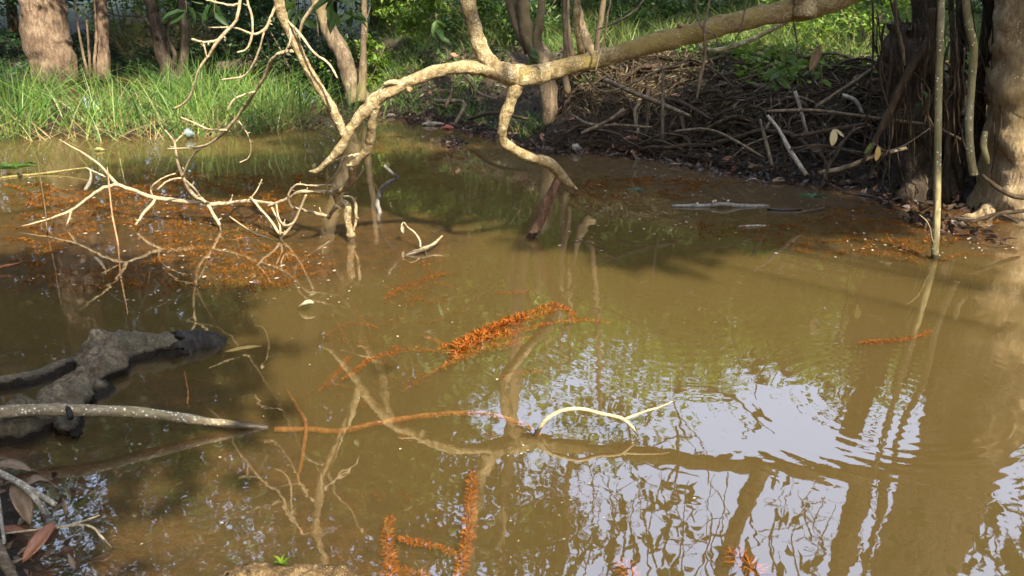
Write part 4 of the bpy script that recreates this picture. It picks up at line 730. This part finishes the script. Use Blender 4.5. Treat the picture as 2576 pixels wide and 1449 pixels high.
stem('fork', [wl(1568,1056,.07,.006), wl(1620,1036,.09,.005), wl(1660,1024,.10,.004), wl(1692,1010,.11,.0025)], B_TWIG, f, sides=7, n=4, rough=.08, wob=.05)
stem('sunken_twig', [wl(718,975,-.04,.006), wl(745,1020,-.03,.008), wl(770,1070,-.02,.009), wl(765,1120,-.028,.009), wl(755,1180,-.04,.008), wl(745,1215,-.055,.006)], B_RUST, None, 'mossy dark twig under water right of the lichen stick', 'twig', sides=7, n=5)
# lower left corner
def big_leaf(name, label, base, tip, wd, mat, cat='leaf', curl=.1, fold=.12, bend=0.0, group=None, nrm=(0, 0, 1)):
    a, b = Vector(base), Vector(tip); d = b-a; ln = d.length; x = d.normalized(); n0 = Vector(nrm); s = n0.cross(x).normalized(); n = x.cross(s)
    V, F = [], []; K = 9
    for i in range(K+1):
        t = i/K; w = wd*.5*math.sin(math.pi*min(1, t*.93+.05))**.75*(1 if t < .97 else .25); w = max(w, wd*.015)
        sag = -curl*ln*(t*t - t*.4) ; side = bend*ln*math.sin(math.pi*t)
        for j, u in enumerate((-1, -.5, 0, .5, 1)):
            wav = .03*wd*math.sin(t*17+j*2)
            V.append(tuple(a + x*(ln*t) + s*(u*w + side) + n*(sag + fold*wd*abs(u)*math.sin(math.pi*t) + wav)))
    for i in range(K):
        for j in range(4): F.append((i*5+j, i*5+j+1, (i+1)*5+j+1, (i+1)*5+j))
    me = mesh(name, V, F, off=a); o = link(name, me, mat, None, label, cat, group); o.location = a
    sm_ = o.modifiers.new('thickness', 'SOLIDIFY'); sm_.thickness = .0012
    return o
big_leaf('dead_leaf', 'large curled grey brown dead leaf in the lower left corner', W(34,1222,.10), W(76,1300,.04), .062, L_TAN, curl=.5, fold=.35)
big_leaf('dead_leaf', 'brown dead leaf lobe beside the grey forked twig at lower left', W(66,1224,.10), W(130,1203,.10), .05, L_TAN, curl=.5, fold=.4)
big_leaf('dead_leaf', 'flat brown dead leaf below the log at left edge', W(-20,1170,.08), W(80,1176,.06), .06, L_TAN, curl=.2, fold=.2)
big_leaf('dead_leaf', 'reddish brown pointed leaf hanging at lower left', W(138,1314,.09), W(54,1412,.03), .042, L_RUSSET, curl=.15, fold=.25, nrm=(.3, -.6, .8))
big_leaf('dead_leaf', 'reddish leaf at the left edge above the pointed one', W(62,1338,.06), W(-15,1325,.05), .035, L_RUSSET, curl=.1)
gt = empty('forked_grey_twig', W(20, 1195, .1), 'grey forked twig over dead leaves at lower left', 'twig')
stem('stem', [wl(-30,1175,.14,.011), wl(20,1200,.13,.011), wl(69,1230,.12,.012), wl(92,1255,.10,.010), wl(112,1292,.06,.008)], B_WHITE, gt, sides=8, n=4, rough=.1)
stem('fork', [wl(74,1228,.12,.009), wl(105,1248,.11,.009), wl(140,1270,.09,.009)], B_WHITE, gt, sides=8, n=4, rough=.1)
tt = empty('tan_twig', W(11, 1341, .05), 'thin tan forked twig lying over the lower left mud', 'twig')
stem('stem', [wl(11,1342,.06,.0035), wl(111,1330,.07,.0035), wl(178,1321,.07,.004), wl(250,1296,.07,.003)], B_TWIG, tt, sides=6, n=4, wob=.2)
stem('fork', [wl(140,1328,.07,.004), wl(172,1323,.07,.004), wl(230,1325,.06,.004), wl(255,1350,.04,.004), wl(282,1378,.01,.0035)], B_TWIG, tt, sides=6, n=4)
stem('stick', [wl(-20,1340,.08,.016), wl(5,1400,.07,.016), wl(40,1470,.05,.015)], B_STICK, None, 'thick stick end at the very lower left corner', 'stick', None, sides=9, n=4)
stem('stick', [wl(-5,1250,.13,.006), wl(3,1310,.11,.006), wl(11,1368,.08,.005)], B_WHITE, None, 'thin white stick at the left edge above the lower left corner', 'stick', sides=7, n=4)
# mossy log at the bottom edge
ml = empty('mossy_log', W(720, 1470), 'mossy sunken log with a green sprout at the bottom edge', 'log')
stem('trunk', [wl(560,1478,-.02,.05), wl(620,1462,.0,.052), wl(720,1462,.005,.05), wl(820,1468,.0,.045), wl(900,1490,-.02,.04)], bark('moss_log', (.05, .03, .012), (.13, .085, .04), (.26, .19, .1), 40, (.4, .33, .2), .56, .012), ml, sides=36, n=18, rough=.02, wob=.01, disp=(.022, 9))
V, F = leaves([tuple(W(711, 1424, .03))]*5, [(.1, .1, 1), (.5, 0, .8), (-.5, .1, .8), (.3, -.4, .5), (-.3, -.4, .6)], .045, .016, LEAF); link('sprout', mesh('sprout', V, tri(F), off=ml.location), L_LIME, ml)['label'] = 'bright green sprout'
# ------------------------------------------------------------------ orange water weed
def weed_geo(P, r, step=.006, nl=15):
    C, rad = spline(P, [r]*len(P), 10); seg = np.linalg.norm(np.diff(C, axis=0), axis=1); cum = np.concatenate([[0], np.cumsum(seg)]); tot = cum[-1]
    q = np.arange(0, tot, step); pts = np.stack([np.interp(q, cum, C[:, k]) for k in range(3)], 1)
    T = np.gradient(pts, axis=0); T /= np.linalg.norm(T, axis=1)[:, None]+1e-9
    n = len(q); a = rng.uniform(0, 6.283, (n, nl)); S = np.cross(T, [0, 0, 1.]); S /= np.linalg.norm(S, axis=1)[:, None]+1e-9; U = np.cross(S, T)
    d = S[:, None]*np.cos(a)[..., None] + U[:, None]*(np.sin(a)*.45)[..., None] + T[:, None]*rng.normal(.2, .6, (n, nl, 1))
    taper = np.clip(np.minimum(q, tot-q)/(.12*tot+1e-6)*.6+.4, .4, 1)
    ln = r*taper[:, None]*rng.uniform(.25, .8, (n, nl))
    return leaves(np.repeat(pts, nl, 0), d.reshape(-1, 3), ln.ravel(), np.minimum(ln*.3, .005).ravel()+.0012, LEAF2, jit=.6)
def weed(label, pts, width, z0=-.012, z1=None, mat=None):
    z1 = z0 if z1 is None else z1; n = len(pts); P = [W(x, y, z0+(z1-z0)*i/(n-1)) for i, (x, y) in enumerate(pts)]
    r = width*.5*px((P[0].y+P[-1].y)/2)*1.8; t = empty('water_weed', P[0], label, 'water weed', 'rust coloured water weed strands')
    V, F = tube(P, [r*.12]*n, sides=5, n=6); link('stem', mesh('stem', V, F, off=P[0]), B_RUST, t)
    V, F = weed_geo(P, r); link('leaf_whorl', mesh('leaf_whorl', V, tri(F), smooth=False, off=P[0]), mat or L_WEED, t)
WEEDS = [('upper fringe of the broad orange weed mass in mid pool', [(1400,778),(1340,800),(1270,822),(1190,838)], 26, -.015),
 ('lower fringe of the broad orange weed mass in mid pool', [(1290,860),(1220,878),(1160,900),(1110,925)], 24, -.018),
 ('left fringe of the broad orange weed mass in mid pool', [(1245,825),(1190,850),(1140,868),(1100,880)], 30, -.015),
 ('fuzzy silt and weed growing along the sunken branch', [(780,1082),(860,1084),(940,1066),(1040,1050),(1150,1040),(1240,1046),(1310,1068),(1345,1085)], 17, -.042, -.014),
 ('upright orange bottlebrush weed at the lower centre', [(1190,1182),(1186,1240),(1182,1300),(1170,1380),(1150,1460)], 44, -.031, -.025),
 ('shorter orange bottlebrush weed left of the upright one', [(982,1296),(976,1340),(980,1400),(988,1465)], 44, -.035, -.02),
 ('weed strand bridging the two bottlebrush weeds', [(1000,1352),(1060,1366),(1110,1378),(1150,1395)], 30, -.01, -.03),
 ('orange weed tuft on the bottom edge at centre', [(955,1442),(1010,1436),(1080,1450)], 40, -.035),
 ('ragged orange weed clump near the bottom edge at right', [(1835,1385),(1860,1410),(1900,1440),(1930,1470)], 78, -.031),
 ('small orange weed tuft left of the ragged clump', [(1560,1415),(1580,1440),(1590,1475)], 62, -.035, -.03),
 ('long orange weed strand pointing right in mid pool', [(1535,812),(1470,806),(1400,810),(1330,826),(1250,842)], 17, -.013),
 ('arched orange weed strand above mid pool', [(1445,812),(1432,784),(1390,768),(1340,786),(1290,800),(1235,818)], 24, -.013),
 ('broad orange weed mass in mid pool', [(1340,795),(1280,815),(1210,845),(1160,875),(1145,905)], 50, -.013),
 ('second broad orange weed mass beside the first', [(1300,840),(1240,850),(1190,870),(1150,890)], 44, -.013),
 ('short orange weed spur left of the mid pool mass', [(1062,843),(1090,856),(1125,872)], 14, -.031),
 ('orange weed strand leading lower left from the mass', [(1335,848),(1280,872),(1210,888),(1150,910),(1090,935),(1040,965),(1010,985)], 15, -.035, -.05),
 ('orange weed strand curving left from the mass', [(1160,888),(1090,884),(1030,878),(980,888),(930,905),(890,935),(860,955)], 18, -.031, -.018),
 ('feathery orange weed tip at left of mid pool', [(880,895),(860,925),(835,955),(800,985)], 20, -.035, -.05),
 ('orange weed spur above the curving strand', [(990,872),(1000,882),(980,895)], 22, -.031),
 ('faint orange weed bow near the mirrored arm', [(950,824),(920,815),(880,812),(840,830),(810,860)], 12, -.023, -.06),
 ('orange weed drift below the floating stick', [(1120,690),(1070,704),(1010,728),(965,752)], 24, -.031, -.03),
 ('thin orange weed spur right of the drift', [(1085,708),(1110,712),(1135,722)], 10, -.035),
 ('small orange weed tuft above the arched strand', [(1245,738),(1290,736),(1350,734)], 12, -.029),
 ('faint orange weed strand in lower mid pool', [(1365,932),(1310,938),(1250,950)], 15, -.03, -.06),
 ('orange weed tip touching the surface right of the mass', [(1340,846),(1300,856),(1260,868)], 12, -.027),
 ('orange weed tuft beside the mirrored slender stem', [(2160,862),(2230,858),(2290,852),(2345,832)], 20, -.01, -.03),
 ('orange weed strand at the foot of the arm', [(960,605),(1020,596),(1100,600)], 12, -.027),
 ('orange weed below the arm foot', [(800,655),(860,648),(930,655)], 14, -.031),
 ('orange weed strand beside the slender stem foot', [(2060,650),(2160,632),(2260,640),(2340,652)], 16, -.031),
 ('orange weed streak left of the slender stem', [(1900,628),(1990,612),(2080,622)], 14, -.031),
 ('orange weed streak right of the slender stem foot', [(2370,655),(2440,640),(2530,650)], 16, -.031)]
for w in WEEDS: weed(*w)
def mat_patch(label, xs, ys, n, zr, size=20, cond=None, mat=None):
    parts = []
    for _ in range(n):
        x = rng.uniform(*xs); y = rng.uniform(*ys)
        if cond is not None and not cond(x, y): continue
        a = rng.normal(0, .5) + (math.pi if rng.uniform() < .5 else 0); l = rng.uniform(20, 70); z = rng.uniform(*zr)
        p0, p1 = W(x, y, z), W(x+l*math.cos(a), y+l*.35*math.sin(a), z-.01)
        if p0.y > 16: continue
        parts.append(weed_geo([p0, p0.lerp(p1, .5)+Vector((rng.normal(0, .02), rng.normal(0, .03), 0)), p1], size*.6*px(p0.y), .016, 8))
    V, F = cat_(parts); link('weed_mat', mesh('weed_mat', V, F, smooth=False), mat or L_MAT, label=label, cat='water weed', kind='stuff')
def blob(x, y, f=.011): return math.sin(x*f+1.3)+math.sin(y*f*2.3+x*f*.4)+math.sin((x+y)*f*.63+.7)
mat_patch('brown orange weed spreading under the dead twigs at left', (60, 900), (440, 730), 1100, (-.014, -.001), 24, lambda x, y: blob(x, y) > -.7 and y > 430+abs(x-480)*.05)
mat_patch('brown orange weed along the right bank shallows', (1420, 2560), (440, 660), 900, (-.014, -.001), 22, lambda x, y: blob(x, y+100) > -.5 and y > np.interp(x, [1420, 1900, 2300, 2560], [400, 465, 525, 560]) and y < np.interp(x, [1420, 1900, 2300, 2560], [520, 620, 660, 670]))
mat_patch('dim weed in the shallows behind the arm', (940, 1420), (340, 480), 110, (-.02, -.002), 14)
mat_patch('dim brown weed on the bottom at lower left', (150, 640), (1080, 1440), 60, (-.09, -.04), 36, lambda x, y: blob(x, y) > -.4)
mat_patch('orange weed drifting under water left of the mid pool strands', (600, 1130), (625, 770), 150, (-.03, -.004), 18, lambda x, y: blob(x*1.6, y*1.6) > .1)
mat_patch('faint orange weed under water round the mirrored arm', (640, 1120), (780, 1010), 90, (-.05, -.015), 20, lambda x, y: blob(x*1.3, y*1.3+300) > .2)
mat_patch('faint orange weed low in the lower middle of the pool', (860, 1500), (1080, 1440), 60, (-.06, -.025), 26, lambda x, y: blob(x*1.2, y*1.2) > .5)
# bits floating on the surface
def specks(label, xs, ys, n, size, cond=None):
    P = []
    for _ in range(n):
        x = rng.uniform(*xs); y = rng.uniform(*ys)
        if cond is None or cond(x, y): p = W(x, y, .0025); P.append(tuple(p))
    d = unit(len(P)); d[:, 2] = 0; s = rng.uniform(.3, 1.3, len(P))*size
    V, F = leaves(P, d, s, s*rng.uniform(.25, .8, len(P)), LEAF1, jit=.05); link('floating_debris', mesh('floating_debris', V, tri(F), smooth=False), L_SPECK, label=label, cat='debris', kind='stuff')
specks('pale specks floating on the dark water along the right bank', (1400, 2560), (400, 650), 520, .028, lambda x, y: y > np.interp(x, [1400, 1700, 1900, 2100, 2300, 2560], [392, 412, 452, 474, 512, 555]) and (blob(x, y) > .1 or rng.uniform() < .2))
specks('pale specks floating over the weed at left', (40, 900), (430, 760), 240, .03)
specks('few pale specks floating on the open pool', (300, 1800), (700, 1400), 70, .012)
# ------------------------------------------------------------------ small floating and stranded things
o = big_leaf('floating_leaf', 'curled pale yellow leaf floating at left of centre', W(750,772,.012), W(792,770,.02), .055, L_PALE, curl=-.35, fold=.5)
big_leaf('floating_leaf', 'long orange yellow leaf at the charred log end', W(566,886,-.002), W(660,868,.002), .045, L_YELLOW, curl=.05)
fs = empty('floating_branch', W(1055, 640), 'small broken branch with a dry twig floating above mid pool', 'branch')
stem('stem', [wl(1018,644,-.005,.012), wl(1040,636,.01,.017), wl(1065,628,.02,.017), wl(1085,618,.03,.012), wl(1113,593,.07,.006)], B_TWIG, fs, sides=10, n=4, rough=.14, ragged=.5)
stem('twig', [wl(1058,622,.03,.007), wl(1055,603,.06,.007), wl(1043,585,.1,.006), wl(1028,574,.12,.006), wl(1014,560,.13,.005), wl(1009,568,.12,.004)], B_TWIG, fs, sides=7, n=4, rough=.12)
stem('twig', [wl(1070,632,.012,.006), wl(1074,645,.0,.005)], B_TWIG, fs, sides=6, n=3)
V, F = leaves([tuple(W(1012, 566, .12))]*2, [(0, .05, -1), (.15, 0, -1)], .06, .028, LEAF); link('dry_leaf', mesh('dry_leaf', V, tri(F), off=fs.location), L_PALE, fs)
stem('bent_stick', [wl(966,416,.42,.012), wl(985,434,.36,.013), wl(999,448,.30,.015), wl(975,462,.24,.018), wl(958,482,.15,.02), wl(950,510,.06,.019), wl(958,540,-.02,.017)], B_GREYB, None, 'grey bent stick standing out of the water behind the arm', 'stick', sides=9, n=5, rough=.07)
stem('floating_twig', [wl(1085,586,.004,.004), wl(1105,582,.01,.004), wl(1128,570,.02,.002)], B_STICK, None, 'tiny twig floating right of the broken branch', 'twig', sides=5, n=3)
pk = empty('floating_plank', W(1700, 518), 'long grey weathered stick floating flat at right of centre', 'stick')
stem('shaft', [wl(1688,518,.004,.014), wl(1740,518,.008,.016), wl(1790,517,.012,.018), wl(1815,514,.03,.020), wl(1850,517,.012,.017), wl(1935,519,.0,.012)], B_GREYB, pk, sides=9, n=5, rough=.12, ragged=.6)
for x, y in ((1794,510), (1800,508), (1832,508), (1754,515)):
    p = W(x, y, .03); bm_v, bm_f = tube([p, p+Vector((0, 0, .012)), p+Vector((0, 0, .02))], [.005, .01, .003], sides=7, n=3); link('fungus', mesh('fungus', bm_v, bm_f, off=pk.location), P_BEAD, pk)
stem('floating_stick', [wl(1930,527,.004,.010), wl(1975,528,.006,.011), wl(2015,528,.002,.008)], B_STICK, None, 'grey stick floating between the long stick and the leafy sprout', 'stick', sides=7, n=3)
stem('floating_stick', [wl(1995,538,.002,.007), wl(2040,530,.008,.010), wl(2086,522,.012,.011)], B_TWIG, None, 'pale cut stick floating under the leafy sprout', 'stick', sides=8, n=3)
stem('floating_stick', [wl(1858,570,.003,.006), wl(1890,568,.006,.009), wl(1926,567,.003,.006)], B_WHITE, None, 'small pale stick floating below the long grey stick', 'stick', sides=7, n=3)
stem('floating_stick', [wl(2120,485,.002,.007), wl(2200,496,.004,.009), wl(2288,508,.002,.008)], B_STICK, None, 'brown reed stick floating along the right bank', 'stick', sides=7, n=4)
stem('floating_stick', [wl(2285,540,.002,.006), wl(2400,548,.004,.009), wl(2500,552,.0,.007)], B_STICK, None, 'thin stick floating behind the slender stem foot', 'stick', sides=7, n=4)
stem('bent_twig', [wl(1868,461,.01,.006), wl(1896,449,.06,.006), wl(1907,456,.03,.005), wl(1917,470,.0,.005)], B_TWIG, None, 'bent pale twig standing in dark water near the right bank', 'twig', sides=6, n=3)
for x, y, lab, s in ((1598,494,'tiny green seedling floating right of the stub arm', .09), (2040,512,'leafy green sprout growing from the floating sticks', .13), (38,436,'green palmate seedling beside the left edge', .22)):
    b = W(x, y+8, .0); t = empty('seedling', b, lab, 'seedling')
    V, F = tube([b, b+Vector((.005, 0, .04)), b+Vector((0, 0, .075))], [.004, .0035, .003], sides=6, n=3); link('stem', mesh('stem', V, F, off=b), B_POLE, t)
    az = np.linspace(0, 6.283, 8)[:-1]; dd = np.stack([np.cos(az), np.sin(az), .25+0*az], 1)
    V, F = leaves([tuple(b+Vector((0, 0, .072)))]*7, dd, s, s*.32, LEAF, jit=.15); link('leaf', mesh('leaf', V, tri(F), off=b), L_BLUEG if x > 100 else L_GREEN, t)
stem('yellow_lichen_stick', [wl(-20,450,.006,.012), wl(50,442,.006,.012), wl(110,436,.01,.011), wl(170,428,.03,.010), wl(218,422,.06,.007)], bark('yellow_lichen', (.12, .1, .04), (.26, .22, .08), (.4, .35, .15), 40, None, .6, .006), None, 'thin yellow lichened stick floating at the left edge', 'stick', sides=7, n=5, rough=.15)
stem('reed_stalk', [(304,665,5.95,4),(301,640,5.95,4),(293,592,5.96,5),(285,555,5.97,5),(275,472,5.98,4),(270,420,6.0,2)], bark('reddish_stalk', (.25, .12, .07), (.45, .28, .17), (.55, .4, .25), 30, None, .6, .001), None, 'thin reddish dry stalk standing upright in the water at left', 'stalk', sides=6, n=5)
stem('reed_stalk', [(119,590,6.2,3),(113,520,6.2,3),(105,470,6.2,3),(95,405,6.2,2)], B_STICK, None, 'very thin dark stalk standing in the water near the left edge', 'stalk', sides=5, n=4)
stem('peeled_bark', [(227,428,6.55,3),(229,446,6.55,7),(224,462,6.55,9),(216,476,6.55,10),(214,480,6.55,5)], B_WHITE, None, 'whitish curl of bark hanging from the left twig', 'bark', sides=7, n=4)
sp = empty('dry_sprig', W(335, 845, .08), 'dry wispy sprig rising from the rotten log', 'sprig')
for pts in ([(335,840,4.05,3),(352,780,4.1,3),(372,720,4.1,2),(380,640,4.15,2),(388,560,4.2,1.5)], [(348,790,4.1,2),(300,755,4.1,2),(220,705,4.1,1.5),(160,676,4.1,1)], [(352,785,4.1,2),(400,770,4.1,2),(470,730,4.1,1.5),(560,690,4.1,1)], [(372,725,4.1,2),(420,700,4.1,1.5),(500,660,4.1,1)], [(330,838,4.05,3),(320,800,4.0,2),(313,750,4.0,1.5)]):
    stem('twig', pts, B_STICK, sp, sides=5, n=4, wob=.2)
stem('red_stick', [wl(-20,674,.03,.010), wl(20,668,.03,.010), wl(45,664,.05,.008), wl(57,656,.09,.004)], bark('red_wood', (.2, .08, .04), (.36, .17, .09), (.45, .24, .14), 30, None, .6, .002), None, 'reddish stick poking in at the left edge', 'stick', sides=8, n=3)
stem('thin_reed', [wl(464,935,.03,.004), wl(470,970,.03,.005), wl(473,1000,.02,.0045), wl(471,1018,.0,.003)], B_RUST, None, 'thin brown reed piece beside the rotten log', 'reed', sides=6, n=3)
# scraps and dead leaves along the banks
def lumpy(name, label, c, r, mat, cat):
    P = [c+Vector((-r[0], 0, 0)), c+Vector((-r[0]*.4, 0, r[2]*.3)), c+Vector((r[0]*.3, 0, r[2]*.2)), c+Vector((r[0], 0, 0))]
    V, F = tube(P, [r[2]*.3, r[2], r[2]*.85, r[2]*.25], sides=10, n=4, rough=.25); o = link(name, mesh(name, V, F, off=c), mat, None, label, cat); o.location = c
lumpy('pale_log', 'short pale wood chunk on the muddy shore behind the arched limb', W(1092,313,.015), (.17, .05, .032), B_WHITE, 'wood')
lumpy('pale_stone', 'pale lump at the shore left of the pale wood chunk', W(985,292,.015), (.07, .05, .03), B_WHITE, 'stone')
lumpy('white_scrap', 'white scrap in the mud at the water edge', W(1449,374,.04), (.06, .05, .045), P_WHITE, 'scrap')
lumpy('plastic_scrap', 'pale bluish plastic scrap at the edge of the grass islet', W(476,338,.05), (.07, .05, .05), P_PLASTIC, 'plastic')
lumpy('red_scrap', 'red scrap lying at the shore beside the pale wood chunk', W(1128,322,.015), (.08, .04, .03), plain('red_scrap', (.3, .09, .07)), 'scrap')
lumpy('yellow_scrap', 'small yellow floating leaf ball in front of the grass islet', W(250,377,.01), (.06, .05, .025), plain('yellow_scrap', (.25, .25, .08)), 'leaf')
DL = [(1545,322,.11,.07,L_PINK,'reddish upright leaf at the foot of the bank'),(1622,346,.22,.06,L_PINK,'long pinkish brown leaf on the mud below the roots'),(1590,352,.18,.05,L_RUSSET,'brown leaf beside the long pinkish leaf'),(1572,378,.15,.09,L_RUSSET,'russet leaf heap at the water edge'),
 (1600,384,.13,.08,L_RUSSET,'bright russet leaf right of the russet heap'),(1683,388,.17,.06,L_YELLOW,'ochre leaf hanging over the water edge'),(1700,415,.13,.03,L_TAN,'thin tan leaf floating at the water edge'),(1835,408,.16,.1,L_RUSSET,'red orange leaf lying on the water edge'),(1848,425,.12,.06,L_RUSSET,'second russet leaf just below the red orange one'),
 (1895,425,.14,.07,L_TAN,'grey brown leaf right of the red orange leaf'),(1555,240,.12,.04,L_PINK,'pinkish leaf tucked in the dead grass'),(1700,250,.12,.05,L_PINK,'pinkish leaf among the upper roots'),(1720,300,.16,.05,L_RUSSET,'curled russet leaf on the bank at centre right'),(1640,310,.12,.05,L_RUSSET,'small russet leaf on the middle bank'),
 (2055,380,.2,.13,L_TAN,'broad brown leaf on the lower bank right of the whitish stick'),(2090,395,.16,.06,L_TAN,'narrow brown leaf beside the broad brown leaf'),(2140,108,.2,.07,L_PINK,'salmon leaf on the bank top left of the black stump'),(2025,130,.16,.12,L_PINK,'salmon leaf on the creeper bank'),(2030,155,.1,.08,L_PINK,'small pink leaf below the salmon leaf'),
 (2190,92,.16,.05,L_PINK,'orange leaf right of the salmon bank leaf'),(2300,492,.14,.1,L_PINK,'tan leaf at the water edge left of the slender stem'),(2395,490,.12,.07,L_PINK,'pinkish leaf at the root of the right trunk'),(2405,503,.09,.06,L_PINK,'small pinkish leaf below the root leaf'),(1145,145,.2,.1,L_PINK,'pink brown leaf hanging on the bank behind the limb'),
 (1300,325,.16,.07,L_RUSSET,'russet leaf on the shore left of the clump base'),(1365,345,.2,.07,L_PINK,'brown curled leaf at the clump base'),(1440,300,.13,.06,L_PINK,'brown leaf beside the clump trunk'),(1215,310,.14,.06,L_RUSSET,'dull red leaf on the shore behind the joint'),(1960,455,.14,.06,L_TAN,'pale brown leaf at the water edge below the whitish stick'),
 (2200,440,.16,.07,L_TAN,'grey leaf on the mud in front of the black stump'),(2135,460,.14,.05,L_TAN,'wet brown leaf at the water edge near the curved stick'),(1780,395,.15,.06,L_TAN,'dull brown leaf at the foot of the middle bank'),(1770,360,.13,.05,L_TAN,'dull brown leaf above the foot of the middle bank')]
for x, y, ln, wd, mt, lab in DL:
    b = on_bank(x, y, 6.0, .035); a = rng.uniform(0, 6.283); d = Vector((math.cos(a), math.sin(a)*.4, rng.uniform(-.3, .3))).normalized()*ln*.5
    big_leaf('dead_leaf', lab, b-d, b+d, wd*.8, mt, group='dead leaves on the right bank', curl=rng.uniform(-.3, .4), fold=.3, nrm=(rng.normal(0, .3), -.7, .7))
big_leaf('hanging_leaf', 'large grey brown leaf hanging below the creeper at right', D(2062,112,6.6), D(2038,180,6.6), .075, L_TAN, curl=.05, nrm=(.2, -1, .1))
big_leaf('hanging_leaf', 'pale chewed leaf hanging left of the black stump foot', D(2098,325,6.2), D(2094,368,6.2), .055, L_PALE, curl=.05, nrm=(0, -1, .1))
big_leaf('hanging_leaf', 'small pale leaf beside the chewed leaf', D(2102,325,6.2), D(2125,345,6.2), .02, L_PALE, curl=.2, nrm=(0, -1, .1))
big_leaf('hanging_leaf', 'yellow leaf hanging left of the slender stem', D(2210,367,6.2), D(2204,406,6.2), .042, L_YELLOW, curl=.05, nrm=(0, -1, .1))
big_leaf('hanging_leaf', 'olive leaf drooping beside the yellow leaf', D(2192,360,6.2), D(2175,388,6.2), .03, L_GREEN, curl=.2, nrm=(0, -1, .1))
stem('vine', [(2195,360,6.2,2.5),(2208,366,6.2,3),(2222,378,6.2,3),(2260,372,6.2,3),(2300,350,6.2,3),(2340,322,6.2,3)], B_STICK, None, 'thin arched stalk carrying the yellow leaf', 'vine', sides=5, n=4)
def sprig(label, x, y, Y, n, s, mat, sx=30, sy=30, hang=True):
    b = D(x, y, Y); t = empty('leafy_sprig', b, label, 'sprig', 'green leafy sprigs'); e = D(x+rng.uniform(-6, 6), y-60, Y)
    V, F = tube([b, b.lerp(e, .5), e], [.003, .004, .005], sides=5, n=4, wob=.3); link('stem', mesh('stem', V, F, off=b), B_STICK, t)
    for _ in range(n):
        u = rng.uniform(0, .8); p = b.lerp(e, u); d = Vector((rng.normal(0, 1), rng.normal(0, .4), rng.uniform(-1.4, .1))); ls = s*rng.uniform(.7, 1.2)
        V, F = leaves([tuple(p)], [tuple(d)], ls, ls*.42, LEAF, up=[(0, -.8, .6)], jit=.3); link('leaf', mesh('leaf', V, tri(F), off=b), mat, t)
for a in (('green leafy sprig hanging in front of the bank right of centre', 1952, 215, 6.4, 9, .12, L_GREEN), ('sprig of drooping leaves under the left creeper', 1975, 185, 6.4, 7, .12, L_GREEN), ('small green sprig behind the whitish stick top', 2068, 225, 6.5, 4, .09, L_GREEN),
    ('single leaved sprig beside the liana', 2425, 180, 6.4, 3, .07, L_GREEN), ('shaded sprig left of the slender stem', 2320, 270, 6.8, 4, .08, L_DARK), ('dark leafy sprig hanging at the top behind the twigs', 745, 40, 9, 9, .22, L_GREEN), ('broad leaved sprig hanging above the brown trunk', 835, 25, 9, 9, .22, L_GREEN),
    ('broad leaved sprig near the top left of the brown trunk', 885, 45, 9.5, 6, .2, L_GREEN), ('pale leaved sprig left of the limb fork', 1100, 95, 8.5, 6, .16, L_GREEN), ('dark drooping sprig at top above the dark bush', 540, 40, 12, 8, .3, L_DARK), ('dark narrow leaved sprig at top left of the dead twigs', 470, 30, 12, 7, .3, L_DARK),
    ('narrow leaved tuft behind the limb left of the clump', 1335, 160, 8, 5, .14, L_GREEN)): sprig(*a)
